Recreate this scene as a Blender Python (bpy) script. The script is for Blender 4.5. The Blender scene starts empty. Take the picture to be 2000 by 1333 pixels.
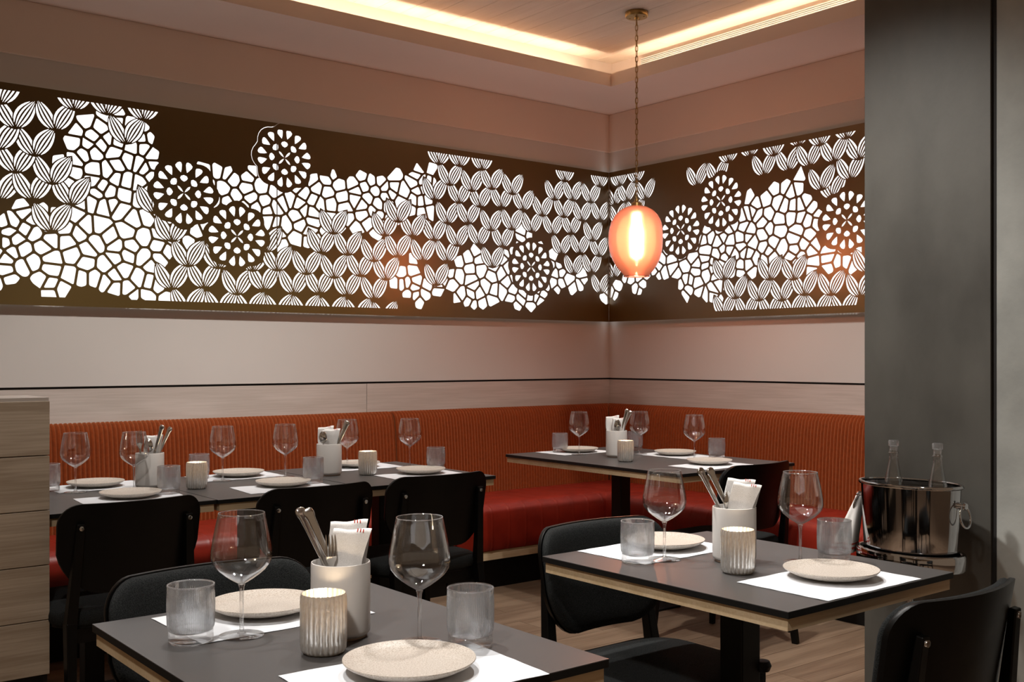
import bpy, bmesh, math, random
from mathutils import Vector, Matrix
from mathutils.geometry import delaunay_2d_cdt

# ------------------------------------------------------------------ camera, world, lamps, exposure
SC = bpy.context.scene
COL = SC.collection
cam = bpy.data.cameras.new('camera'); cam_ob = bpy.data.objects.new('camera', cam); COL.objects.link(cam_ob)
cam.sensor_width = 36.0; cam.lens = 36.0*2072.0/2000.0; cam.shift_y = 32.0/2000.0
cam.clip_start = 0.05
cam_ob.location = (-4.94, -5.15, 1.24)
cam_ob.rotation_euler = (math.pi/2, 0, math.radians(51.43-90.0))
SC.camera = cam_ob
vs = SC.view_settings
vs.view_transform = 'Standard'; vs.look = 'None'; vs.gamma = 1.0; vs.use_curve_mapping = False
vs.exposure = 0.3
SC.cycles.max_bounces = 12; SC.cycles.diffuse_bounces = 4; SC.cycles.glossy_bounces = 5
SC.cycles.transmission_bounces = 10; SC.cycles.transparent_max_bounces = 24
SC.cycles.sample_clamp_indirect = 4.0; SC.cycles.caustics_reflective = False; SC.cycles.caustics_refractive = False
SC.cycles.use_denoising = True

W = bpy.data.worlds.new('dim_room'); SC.world = W; W.use_nodes = True
W.node_tree.nodes['Background'].inputs[0].default_value = (1.0, 0.70, 0.47, 1)
W.node_tree.nodes['Background'].inputs[1].default_value = 0.15

def spot(x, y, z, tx, ty, tz, power, size=70, blend=0.6, radius=0.05, col=(1.0, 0.96, 0.91)):
    l = bpy.data.lights.new('ceiling_spot', 'SPOT'); l.energy = power; l.spot_size = math.radians(size); l.spot_blend = blend
    l.shadow_soft_size = radius; l.color = col
    o = bpy.data.objects.new('ceiling_spot', l); COL.objects.link(o); o.location = (x, y, z)
    o.rotation_euler = (Vector((tx, ty, tz))-Vector((x, y, z))).to_track_quat('-Z', 'Y').to_euler()
    return o
# recessed downlights of the main ceiling, out of view; the last two are added fill
spot(-3.95, -3.00, 3.00, -4.03, -3.50, 0.75, 125)
spot(-2.95, -3.00, 3.00, -2.93, -3.50, 0.75, 112)
spot(-3.80, -1.85, 3.00, -3.65, -0.55, 0.70, 84, size=74, blend=0.9)
spot(-2.95, -1.80, 3.00, -2.85, -0.50, 0.70, 84, size=74, blend=0.9)
spot(-2.15, -1.75, 3.00, -1.95, -0.50, 0.70, 80, size=74, blend=0.9)
spot(-1.75, -2.30, 3.00, -0.95, -1.55, 0.70, 82, size=74, blend=0.9)
spot(-1.60, -2.75, 3.00, -0.40, -2.00, 0.70, 76, size=74, blend=0.9)
spot(-3.10, -2.45, 3.00, -1.55, -3.25, 0.20, 200, size=82, blend=1.0)
spot(-4.70, -3.60, 3.00, -4.30, -1.70, 0.60, 55, size=55, blend=0.9)  # added fill spot that brightens the half wall
spot(-5.30, -4.50, 3.00, -3.50, -3.40, 0.60, 150, size=56, blend=1.0, radius=0.12)  # added front fill that softens the shaded side of the near tableware

# ------------------------------------------------------------------ materials
def nodes(m): return m.node_tree.nodes, m.node_tree.links
def base(name, col, rough=0.6, metal=0.0, spec=0.5):
    m = bpy.data.materials.new(name); m.use_nodes = True
    p = m.node_tree.nodes['Principled BSDF']
    p.inputs['Base Color'].default_value = (*col, 1); p.inputs['Roughness'].default_value = rough; p.inputs['Metallic'].default_value = metal
    p.inputs['Specular IOR Level'].default_value = spec
    return m, p
def mix_noise(m, p, c1, c2, scale=(1, 1, 1), freq=5.0, detail=4.0, lo=0.35, hi=0.65, bump=0.0, bfreq=None, coord='Object', rough=None):
    N, L = nodes(m)
    tc = N.new('ShaderNodeTexCoord'); mp = N.new('ShaderNodeMapping'); L.new(tc.outputs[coord], mp.inputs[0]); mp.inputs['Scale'].default_value = scale
    nz = N.new('ShaderNodeTexNoise'); nz.inputs['Scale'].default_value = freq; nz.inputs['Detail'].default_value = detail; L.new(mp.outputs[0], nz.inputs[0])
    rp = N.new('ShaderNodeValToRGB'); rp.color_ramp.elements[0].position = lo; rp.color_ramp.elements[1].position = hi
    rp.color_ramp.elements[0].color = (*c1, 1); rp.color_ramp.elements[1].color = (*c2, 1)
    L.new(nz.outputs[0], rp.inputs[0]); L.new(rp.outputs[0], p.inputs['Base Color'])
    if rough:
        mr = N.new('ShaderNodeMapRange'); mr.inputs['To Min'].default_value = rough[0]; mr.inputs['To Max'].default_value = rough[1]
        L.new(nz.outputs[0], mr.inputs[0]); L.new(mr.outputs[0], p.inputs['Roughness'])
    if bump:
        b = N.new('ShaderNodeBump'); b.inputs['Strength'].default_value = bump; b.inputs['Distance'].default_value = 0.002
        src = nz
        if bfreq:
            src = N.new('ShaderNodeTexNoise'); src.inputs['Scale'].default_value = bfreq; L.new(mp.outputs[0], src.inputs[0])
        L.new(src.outputs[0], b.inputs['Height']); L.new(b.outputs[0], p.inputs['Normal'])
    return m
def wood(name, c1, c2, axis=0, rough=0.5, ring=9.0, per_piece=0.12):
    """long grain along one axis: stretched noise through a wave for the cathedral figure"""
    m, p = base(name, c1, rough); N, L = nodes(m)
    tc = N.new('ShaderNodeTexCoord'); oi = N.new('ShaderNodeObjectInfo')
    ad = N.new('ShaderNodeVectorMath'); ad.operation = 'MULTIPLY_ADD'; ad.inputs[1].default_value = (1, 1, 1)
    L.new(tc.outputs['Object'], ad.inputs[0])
    cb = N.new('ShaderNodeCombineXYZ'); mu = N.new('ShaderNodeMath'); mu.operation = 'MULTIPLY'; mu.inputs[1].default_value = 37.0
    L.new(oi.outputs['Random'], mu.inputs[0])
    for i in range(3): L.new(mu.outputs[0], cb.inputs[i])
    L.new(cb.outputs[0], ad.inputs[2])
    mp = N.new('ShaderNodeMapping'); s = [6.0, 6.0, 6.0]; s[axis] = 0.9; mp.inputs['Scale'].default_value = s; L.new(ad.outputs[0], mp.inputs[0])
    n1 = N.new('ShaderNodeTexNoise'); n1.inputs['Scale'].default_value = 1.0; n1.inputs['Detail'].default_value = 2.0; L.new(mp.outputs[0], n1.inputs[0])
    m1 = N.new('ShaderNodeMath'); m1.operation = 'MULTIPLY'; m1.inputs[1].default_value = ring*2*math.pi; L.new(n1.outputs[0], m1.inputs[0])
    sn = N.new('ShaderNodeMath'); sn.operation = 'SINE'; L.new(m1.outputs[0], sn.inputs[0])
    mp2 = N.new('ShaderNodeMapping'); s2 = [160.0, 160.0, 160.0]; s2[axis] = 5.0; mp2.inputs['Scale'].default_value = s2; L.new(ad.outputs[0], mp2.inputs[0])
    n2 = N.new('ShaderNodeTexNoise'); n2.inputs['Scale'].default_value = 1.0; n2.inputs['Detail'].default_value = 3.0; L.new(mp2.outputs[0], n2.inputs[0])
    a1 = N.new('ShaderNodeMath'); a1.operation = 'MULTIPLY_ADD'; a1.inputs[1].default_value = 0.16; L.new(sn.outputs[0], a1.inputs[0]); L.new(n2.outputs[0], a1.inputs[2])
    a2 = N.new('ShaderNodeMath'); a2.operation = 'MULTIPLY_ADD'; a2.inputs[1].default_value = per_piece*2; L.new(oi.outputs['Random'], a2.inputs[0]); L.new(a1.outputs[0], a2.inputs[2])
    rp = N.new('ShaderNodeValToRGB'); rp.color_ramp.elements[0].position = 0.3; rp.color_ramp.elements[1].position = 0.78+per_piece
    rp.color_ramp.elements[0].color = (*c1, 1); rp.color_ramp.elements[1].color = (*c2, 1)
    L.new(a2.outputs[0], rp.inputs[0]); L.new(rp.outputs[0], p.inputs['Base Color'])
    b = N.new('ShaderNodeBump'); b.inputs['Strength'].default_value = 0.15; b.inputs['Distance'].default_value = 0.001
    L.new(n2.outputs[0], b.inputs['Height']); L.new(b.outputs[0], p.inputs['Normal'])
    return m
def emit(name, col, strength):
    m = bpy.data.materials.new(name); m.use_nodes = True; N, L = nodes(m); N.remove(N['Principled BSDF'])
    e = N.new('ShaderNodeEmission'); e.inputs[0].default_value = (*col, 1); e.inputs[1].default_value = strength
    L.new(e.outputs[0], N['Material Output'].inputs[0]); return m
def thin_glass(name, tint=(1, 1, 1), boost=1.6, rough=0.0, milk=0.0):
    """a thin clear wall: fresnel mirror over straight-through light"""
    m = bpy.data.materials.new(name); m.use_nodes = True; N, L = nodes(m); N.remove(N['Principled BSDF'])
    tr = N.new('ShaderNodeBsdfTransparent'); tr.inputs[0].default_value = (*tint, 1)
    gl = N.new('ShaderNodeBsdfGlossy'); gl.inputs['Roughness'].default_value = rough
    lw = N.new('ShaderNodeLayerWeight'); lw.inputs[0].default_value = 0.5        # facing: the same from both sides of the wall
    pw = N.new('ShaderNodeMath'); pw.operation = 'POWER'; pw.inputs[1].default_value = 3.0; L.new(lw.outputs['Facing'], pw.inputs[0])
    mu = N.new('ShaderNodeMath'); mu.operation = 'MULTIPLY_ADD'; mu.inputs[1].default_value = 0.85; mu.inputs[2].default_value = 0.035*boost; mu.use_clamp = True; L.new(pw.outputs[0], mu.inputs[0])
    mx = N.new('ShaderNodeMixShader'); L.new(mu.outputs[0], mx.inputs[0]); L.new(tr.outputs[0], mx.inputs[1]); L.new(gl.outputs[0], mx.inputs[2])
    out = mx
    if milk:
        df = N.new('ShaderNodeBsdfTranslucent'); df.inputs[0].default_value = (0.9, 0.92, 0.95, 1)
        d2 = N.new('ShaderNodeBsdfDiffuse'); d2.inputs[0].default_value = (0.9, 0.92, 0.95, 1)
        dm = N.new('ShaderNodeMixShader'); L.new(df.outputs[0], dm.inputs[1]); L.new(d2.outputs[0], dm.inputs[2])
        m2 = N.new('ShaderNodeMixShader'); m2.inputs[0].default_value = milk; L.new(mx.outputs[0], m2.inputs[1]); L.new(dm.outputs[0], m2.inputs[2]); out = m2
    L.new(out.outputs[0], N['Material Output'].inputs[0]); return m
def solid_glass(name, share=0.55, tint=(1, 1, 1), rough=0.0, milk=0.0, boost=1.8):
    """thick glass: refraction, part straight-through"""
    m = thin_glass(name, tint, boost, rough, milk); N, L = nodes(m); prev = N['Material Output'].inputs[0].links[0].from_socket
    g = N.new('ShaderNodeBsdfGlass'); g.inputs['IOR'].default_value = 1.47; g.inputs['Roughness'].default_value = rough; g.inputs[0].default_value = (*tint, 1)
    mx = N.new('ShaderNodeMixShader'); mx.inputs[0].default_value = share; L.new(prev, mx.inputs[1]); L.new(g.outputs[0], mx.inputs[2])
    L.new(mx.outputs[0], N['Material Output'].inputs[0]); return m

MT = {}
def paint(name, c):
    m, p = base(name, c, 0.75, spec=0.25); mix_noise(m, p, tuple(v*0.96 for v in c), c, freq=1.3, bump=0.04, bfreq=180); return m
MT['paint'] = paint('warm_white_paint', (0.60, 0.57, 0.535))
MT['ceil_paint_warmlit'] = paint('soffit_paint_warmlit', (0.77, 0.66, 0.58))  # wall paint with the warm light up here mixed into its colour
MT['frieze'] = paint('frieze_paint_warmlit', (0.74, 0.625, 0.535))  # same wall paint, tinted and lightened to carry the warm lamplight
MT['board'] = wood('bleached_oak', (0.47, 0.415, 0.37), (0.56, 0.50, 0.455), 0, 0.55, 4.0, 0.03)
MT['board_y'] = wood('bleached_oak_right', (0.47, 0.415, 0.37), (0.56, 0.50, 0.455), 1, 0.55, 4.0, 0.03)
MT['plank'] = wood('partition_oak', (0.36, 0.28, 0.20), (0.52, 0.43, 0.33), 0, 0.55, 5.0, 0.05)
MT['floor'] = wood('floor_oak', (0.17, 0.108, 0.068), (0.27, 0.185, 0.122), 0, 0.45, 4.0, 0.05)
MT['ceil_wood'] = wood('ceiling_boards', (0.76, 0.64, 0.52), (0.83, 0.72, 0.60), 1, 0.5, 4.0, 0.03)
MT['ply'] = wood('birch_ply', (0.52, 0.38, 0.22), (0.62, 0.48, 0.31), 0, 0.5, 3.0, 0.02)
m, p = base('bronze_metal', (0.12, 0.074, 0.020), 0.30, 0.2); mix_noise(m, p, (0.112, 0.069, 0.018), (0.13, 0.081, 0.023), freq=1.5, rough=(0.28, 0.36)); MT['bronze'] = m
MT['backlight'] = emit('backlight_diffuser', (1.0, 0.965, 0.95), 1.15)
MT['led'] = emit('cove_led', (1.0, 0.79, 0.59), 34.0)
MT['black'] = base('black_stain', (0.0025, 0.0023, 0.0022), 0.38, spec=0.2)[0]
MT['black_metal'] = base('black_powdercoat', (0.004, 0.004, 0.004), 0.5, spec=0.3)[0]
MT['edge'] = base('black_core_edge', (0.006, 0.006, 0.006), 0.5, spec=0.3)[0]
MT['shadow_gap'] = base('shadow_gap', (0.012, 0.010, 0.009), 0.8)[0]
m, p = base('charcoal_felt', (0.02, 0.021, 0.021), 0.95, spec=0.1); mix_noise(m, p, (0.008, 0.009, 0.009), (0.034, 0.036, 0.036), freq=600, detail=2, lo=0.35, hi=0.72, bump=0.5); MT['felt'] = m
m, p = base('table_laminate', (0.042, 0.040, 0.040), 0.36); mix_noise(m, p, (0.056, 0.053, 0.052), (0.068, 0.064, 0.063), freq=300, rough=(0.33, 0.40)); MT['laminate'] = m
m, p = base('orange_corduroy', (0.45, 0.075, 0.012), 0.85, spec=0.15); mix_noise(m, p, (0.185, 0.031, 0.005), (0.225, 0.038, 0.006), freq=60, bump=0.3, bfreq=500)
p.inputs['Sheen Weight'].default_value = 0.5; p.inputs['Sheen Tint'].default_value = (1.0, 0.45, 0.2, 1); MT['cord'] = m
m, p = base('red_seat_leather', (0.24, 0.013, 0.005), 0.42); mix_noise(m, p, (0.20, 0.011, 0.004), (0.26, 0.016, 0.006), freq=9, bump=0.15, bfreq=220); MT['seat'] = m
m, p = base('steel_slab', (0.10, 0.096, 0.088), 0.5, 0.2); mix_noise(m, p, (0.066, 0.063, 0.055), (0.115, 0.110, 0.097), scale=(1, 1, 0.6), freq=3.0, detail=14, bump=0.12, bfreq=90, rough=(0.4, 0.6)); MT['slab'] = m
m, p = base('concrete', (0.22, 0.22, 0.205), 0.8, spec=0.2); mix_noise(m, p, (0.29, 0.297, 0.278), (0.42, 0.427, 0.40), freq=5, detail=14, lo=0.3, hi=0.7, bump=0.25, bfreq=60); MT['concrete'] = m
MT['brass'] = base('aged_brass', (0.42, 0.27, 0.10), 0.32, 1.0)[0]
MT['steel'] = base('polished_steel', (0.55, 0.55, 0.56), 0.07, 1.0)[0]
MT['cutlery'] = base('cutlery_steel', (0.68, 0.66, 0.63), 0.16, 1.0)[0]
MT['chrome'] = base('chrome_screw', (0.7, 0.7, 0.7), 0.15, 1.0)[0]
MT['ceramic'] = base('white_ceramic', (0.70, 0.67, 0.64), 0.35)[0]
MT['cork'] = base('base_ring', (0.42, 0.30, 0.22), 0.6)[0]
m, p = base('speckled_stoneware', (0.60, 0.52, 0.44), 0.4); mix_noise(m, p, (0.40, 0.335, 0.275), (0.58, 0.525, 0.465), freq=420, detail=3, lo=0.36, hi=0.56, bump=0.08); MT['plate'] = m
m, p = base('paper', (0.82, 0.83, 0.85), 0.85, spec=0.2); mix_noise(m, p, (0.70, 0.72, 0.755), (0.75, 0.77, 0.80), freq=4); MT['paper'] = m
m, p = base('napkin_cloth', (0.80, 0.78, 0.76), 0.9, spec=0.1); mix_noise(m, p, (0.75, 0.73, 0.71), (0.84, 0.82, 0.80), freq=700, detail=1, bump=0.25); MT['cloth'] = m
MT['red_thread'] = base('red_thread', (0.42, 0.05, 0.03), 0.9)[0]
MT['wax'] = base('candle_wax', (0.85, 0.74, 0.58), 0.5)[0]; MT['wax'].node_tree.nodes['Principled BSDF'].inputs['Subsurface Weight'].default_value = 0.3
MT['flame'] = emit('candle_flame', (1.0, 0.80, 0.54), 40.0)
MT['bulb'] = emit('lamp_bulb', (1.0, 0.74, 0.50), 290.0)
MT['glass'] = thin_glass('clear_glass', boost=2.4)
MT['stem_glass'] = solid_glass('stem_glass', 0.3)
MT['rim_glass'] = thin_glass('rim_glass', boost=9.0, milk=0.12)
MT['tumbler'] = solid_glass('ribbed_glass', 0.35)
MT['tumbler_wall'] = solid_glass('ribbed_wall', 0.30, tint=(0.97, 0.98, 0.99), rough=0.02, milk=0.15, boost=3.0)
MT['water'] = thin_glass('water', tint=(0.93, 0.95, 0.96), boost=1.2)
# mercury glass: mottled silvering that lets part of the flame through
m = bpy.data.materials.new('mercury_glass'); m.use_nodes = True; N, L = nodes(m); pr = N['Principled BSDF']
mix_noise(m, pr, (0.66, 0.64, 0.60), (0.88, 0.87, 0.85), scale=(1, 1, 0.35), freq=320, detail=6, lo=0.36, hi=0.52, bump=0.2); pr.inputs['Metallic'].default_value = 0.7; pr.inputs['Roughness'].default_value = 0.22
tl = N.new('ShaderNodeBsdfTranslucent'); tl.inputs[0].default_value = (1.0, 0.88, 0.74, 1); mx = N.new('ShaderNodeMixShader'); mx.inputs[0].default_value = 0.20
L.new(pr.outputs[0], mx.inputs[1]); L.new(tl.outputs[0], mx.inputs[2]); L.new(mx.outputs[0], N['Material Output'].inputs[0]); MT['mercury'] = m
# coral blown glass: tinted, half frosted
m = bpy.data.materials.new('coral_glass'); m.use_nodes = True; N, L = nodes(m); N.remove(N['Principled BSDF'])
lw = N.new('ShaderNodeLayerWeight'); lw.inputs[0].default_value = 0.5
tint = N.new('ShaderNodeValToRGB'); L.new(lw.outputs['Facing'], tint.inputs[0])          # a longer way through the glass is redder
tint.color_ramp.elements[0].position = 0.05; tint.color_ramp.elements[0].color = (0.92, 0.38, 0.25, 1)
tint.color_ramp.elements[1].position = 0.9; tint.color_ramp.elements[1].color = (0.46, 0.095, 0.06, 1)
tl = N.new('ShaderNodeBsdfTranslucent'); L.new(tint.outputs[0], tl.inputs[0])
df = N.new('ShaderNodeBsdfDiffuse'); df.inputs[0].default_value = (0.62, 0.24, 0.17, 1)
rf = N.new('ShaderNodeBsdfRefraction'); L.new(tint.outputs[0], rf.inputs[0]); rf.inputs['Roughness'].default_value = 0.6; rf.inputs['IOR'].default_value = 1.25
tp = N.new('ShaderNodeBsdfTransparent'); L.new(tint.outputs[0], tp.inputs[0])
gl = N.new('ShaderNodeBsdfGlossy'); gl.inputs['Roughness'].default_value = 0.08
def mixs(f_, a_, b_):
    x_ = N.new('ShaderNodeMixShader'); x_.inputs[0].default_value = f_; L.new(a_.outputs[0], x_.inputs[1]); L.new(b_.outputs[0], x_.inputs[2]); return x_
a = mixs(0.90, tl, df); b = mixs(0.26, a, rf); d = mixs(0.36, b, tp)
fr = N.new('ShaderNodeFresnel'); fr.inputs[0].default_value = 1.4
c = N.new('ShaderNodeMixShader'); L.new(fr.outputs[0], c.inputs[0]); L.new(d.outputs[0], c.inputs[1]); L.new(gl.outputs[0], c.inputs[2]); L.new(c.outputs[0], N['Material Output'].inputs[0]); MT['coral'] = m

# ------------------------------------------------------------------ mesh helpers
class MB:
    def __init__(s): s.v = []; s.f = []
    def add(s, v, f):
        n = len(s.v); s.v += [tuple(q) for q in v]; s.f += [tuple(i+n for i in q) for q in f]; return s
    def box(s, x0, x1, y0, y1, z0, z1):
        return s.add([(x0, y0, z0), (x1, y0, z0), (x1, y1, z0), (x0, y1, z0), (x0, y0, z1), (x1, y0, z1), (x1, y1, z1), (x0, y1, z1)],
                     [(3, 2, 1, 0), (4, 5, 6, 7), (0, 1, 5, 4), (1, 2, 6, 5), (2, 3, 7, 6), (3, 0, 4, 7)])
    def lathe(s, prof, n=32, cx=0, cy=0, sx=1.0, sy=1.0, radial=None):
        """closed by the axis where the radius is zero"""
        v = []; f = []; idx = []
        for k, (r, z) in enumerate(prof):
            if r < 1e-6: idx.append([len(v)]); v.append((cx, cy, z))
            else:
                idx.append(list(range(len(v), len(v)+n)))
                for i in range(n):
                    a = 2*math.pi*i/n; rr = r*(radial(i, k) if radial else 1.0)
                    v.append((cx+sx*rr*math.cos(a), cy+sy*rr*math.sin(a), z))
        for k in range(len(prof)-1):
            A, B = idx[k], idx[k+1]
            for i in range(n):
                j = (i+1) % n
                if len(A) == 1 and len(B) == 1: break
                if len(A) == 1: f.append((A[0], B[j], B[i]))
                elif len(B) == 1: f.append((A[i], A[j], B[0]))
                else: f.append((A[i], A[j], B[j], B[i]))
        return s.add(v, f)
    def tube(s, path, r, n=8, closed=False, caps=True):
        P = [Vector(q) for q in path]; m = len(P); v = []; f = []
        rr = r if isinstance(r, (list, tuple)) else [r]*m
        up = Vector((0, 0, 1)); prev = None
        for i in range(m):
            d = (P[(i+1) % m]-P[i-1]) if closed else (P[min(i+1, m-1)]-P[max(i-1, 0)])
            d.normalize()
            if prev is None:
                a = up if abs(d.dot(up)) < 0.95 else Vector((1, 0, 0)); u = d.cross(a).normalized()
            else:
                u = prev-d*prev.dot(d); u.normalize()
            prev = u; w = d.cross(u)
            for k in range(n):
                t = 2*math.pi*k/n; v.append(P[i]+(u*math.cos(t)+w*math.sin(t))*rr[i])
        for i in range(m if closed else m-1):
            for k in range(n):
                a = i*n+k; b = i*n+(k+1) % n; c = ((i+1) % m)*n+(k+1) % n; d = ((i+1) % m)*n+k; f.append((a, b, c, d))
        if caps and not closed: f.append(tuple(range(n))[::-1]); f.append(tuple(range((m-1)*n, m*n)))
        return s.add(v, f)
    def bar(s, p0, p1, a0, b0, a1=None, b1=None, side=(1, 0, 0)):
        """straight tapered bar with a rectangular section (half sizes a along side, b across)"""
        a1 = a0 if a1 is None else a1; b1 = b0 if b1 is None else b1
        p0 = Vector(p0); p1 = Vector(p1); d = (p1-p0).normalized(); u = Vector(side); u = (u-d*u.dot(d)).normalized(); w = d.cross(u); v = []
        for p, a, b in ((p0, a0, b0), (p1, a1, b1)):
            v += [p-u*a-w*b, p+u*a-w*b, p+u*a+w*b, p-u*a+w*b]
        return s.add(v, [(3, 2, 1, 0), (4, 5, 6, 7), (0, 1, 5, 4), (1, 2, 6, 5), (2, 3, 7, 6), (3, 0, 4, 7)])
    def pillow(s, outline, levels, fn):
        """stack of scaled copies of a flat outline (scale, height), ends closed; fn maps (a, b, h) to space"""
        n = len(outline); ca = sum(q[0] for q in outline)/n; cb = sum(q[1] for q in outline)/n; v = []; f = []
        for sc, h in levels:
            for q in outline: v.append(fn(ca+(q[0]-ca)*sc, cb+(q[1]-cb)*sc, h))
        for k in range(len(levels)-1):
            for i in range(n):
                j = (i+1) % n; f.append((k*n+i, k*n+j, (k+1)*n+j, (k+1)*n+i))
        c0 = len(v); v.append(fn(ca, cb, levels[0][1])); c1 = len(v); v.append(fn(ca, cb, levels[-1][1])); e = (len(levels)-1)*n
        for i in range(n):
            j = (i+1) % n; f.append((c0, j, i)); f.append((c1, e+i, e+j))
        return s.add(v, f)
    def mesh(s, name, mat=None, smooth=0, bevel=0.0, seg=2):
        me = bpy.data.meshes.new(name); me.from_pydata([tuple(q) for q in s.v], [], s.f); me.update()
        bm = bmesh.new(); bm.from_mesh(me)
        bmesh.ops.recalc_face_normals(bm, faces=bm.faces)
        if bevel: bmesh.ops.bevel(bm, geom=list(bm.edges), offset=bevel, segments=seg, profile=0.5, affect='EDGES', clamp_overlap=True)
        bm.to_mesh(me); bm.free()
        if smooth:
            for q in me.polygons: q.use_smooth = True
            me.set_sharp_from_angle(angle=math.radians(smooth))
        if mat: me.materials.append(MT[mat])
        return me
    def build(s, name, mat, parent=None, smooth=0, bevel=0.0, seg=2):
        return link(name, s.mesh(name, mat, smooth, bevel, seg), parent)

def link(name, me, parent=None, loc=None, rot=None):
    o = bpy.data.objects.new(name, me); COL.objects.link(o); o.parent = parent
    if loc: o.location = loc
    if rot: o.rotation_euler = rot
    return o
def tag(o, label=None, cat=None, group=None, kind=None):
    if label: o['label'] = label
    if cat: o['category'] = cat
    if group: o['group'] = group
    if kind: o['kind'] = kind
    return o
def thing(name, label, cat, loc=(0, 0, 0), rz=0.0, group=None):
    return tag(link(name, None, None, loc, (0, 0, rz)), label, cat, group)
def copy_tree(o, parent=None, loc=None, rz=None, label=None, group=None):
    c = o.copy(); COL.objects.link(c); c.parent = parent
    if loc is not None: c.location = loc
    if rz is not None: c.rotation_euler = (0, 0, rz)
    if label: c['label'] = label
    if group: c['group'] = group
    for ch in list(o.children): copy_tree(ch, c)
    return c
def struct(name, mb, mat, parent=None, **k):
    o = mb.build(name, mat, parent, **k)
    if parent is None: o['kind'] = 'structure'
    return o
def rrect(w, d, r, n=5, cx=0.0, cy=0.0):
    """rounded rectangle outline; r is one radius or four (++, -+, --, +-)"""
    r = r if isinstance(r, (list, tuple)) else [r]*4; out = []
    for (sx, sy, a0), q in zip(((1, 1, 0), (-1, 1, 90), (-1, -1, 180), (1, -1, 270)), r):
        for i in range(n+1):
            a = math.radians(a0+90*i/n); out.append((cx+sx*(w/2-q)+q*math.cos(a), cy+sy*(d/2-q)+q*math.sin(a)))
    return out

# digitised layout of the screens (metres along the wall, height)
L_UNITS = [(-3.781,2.358),(-3.722,2.257),(-3.552,2.271),(-3.64,2.144),(-3.72,2.059),(-3.565,2.024),(-3.469,2.376),(-3.321,2.376),(-3.231,2.25),(-3.149,2.373),(-3.791,2.155),(-3.649,1.945),(-3.483,1.937),(-3.568,1.807),(-3.785,1.932),(-3.098,1.931),(-3.011,1.801),(-2.928,1.683),(-3.011,1.567),(-2.773,1.681),(-2.848,1.58),(-2.671,1.553),(-2.588,1.677),(-2.528,1.582),(-2.511,1.78),(-2.452,1.686),(-2.357,1.57),(-2.282,1.675),(-2.194,1.793),(-2.122,1.902),(-2.205,1.576),(-2.117,1.663),(-2.032,1.793),(-2.037,1.571),(-1.956,1.681),(-1.868,1.767),(-1.868,1.557),(-1.79,1.668),(-1.711,1.802),(-1.797,1.914),(-1.709,1.998),(-1.613,1.923),(-1.429,2.356),(-1.283,2.361),(-1.117,2.358),(-1.354,2.242),(-1.193,2.222),(-1.043,2.249),(-1.461,2.145),(-1.285,2.144),(-1.132,2.133),(-0.969,2.144),(-1.369,2.016),(-1.219,2.028),(-1.049,1.998),(-0.885,2.233),(-0.8,2.143),(-0.889,2.016),(-0.644,2.121),(-0.541,2.23),(-0.455,2.357),(-0.389,2.241),(-0.15,2.353),(-0.232,2.242),(-0.465,2.127),(-0.31,2.117),(-0.146,2.131),(-0.73,2.012),(-0.558,2.01),(-0.4,2.026),(-0.214,1.993),(-0.485,1.89),(-0.327,1.903),(-0.159,1.896),(-1.465,1.911),(-1.298,1.889),(-1.543,1.787),(-1.371,1.793),(-1.449,1.651),(-1.039,1.777),(-1.14,1.907),(-0.961,1.905),(-0.38,1.768),(-0.223,1.783),(-0.143,1.655),(-2.931,1.448),(-2.761,1.442),(-2.605,1.44),(-2.442,1.436),(-2.288,1.437),(-2.129,1.435),(-1.971,1.43),(-1.8,1.419)]
L_ROS = [(-2.95,2.049),(-2.673,1.855),(-2.41,2.283),(-0.736,1.804)]
R_UNITS = [(0.165,2.354),(0.319,2.36),(0.236,2.246),(0.401,2.238),(0.122,2.234),(0.15,2.113),(0.31,2.124),(0.122,1.992),(0.24,1.998),(0.136,1.88),(0.117,1.756),(1.077,2.378),(1.235,2.391),(1.403,2.37),(1.333,2.267),(1.502,2.27),(1.568,2.401),(1.639,2.277),(1.708,2.379),(1.794,2.279),(1.87,2.39),(1.948,2.269),(1.717,2.137),(1.895,2.171),(1.785,2.084),(0.834,2.272),(0.992,2.276),(1.043,1.691),(1.129,1.577),(1.375,1.672),(1.537,1.663),(1.301,1.557),(1.459,1.55),(1.607,1.575),(1.778,1.567),(1.953,1.551),(1.995,1.677),(1.045,1.477),(1.211,1.466),(1.382,1.461),(1.531,1.457),(1.695,1.452),(1.854,1.447)]
R_ROS = [(1.02,2.164),(0.702,2.024),(1.875,1.965)]
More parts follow.
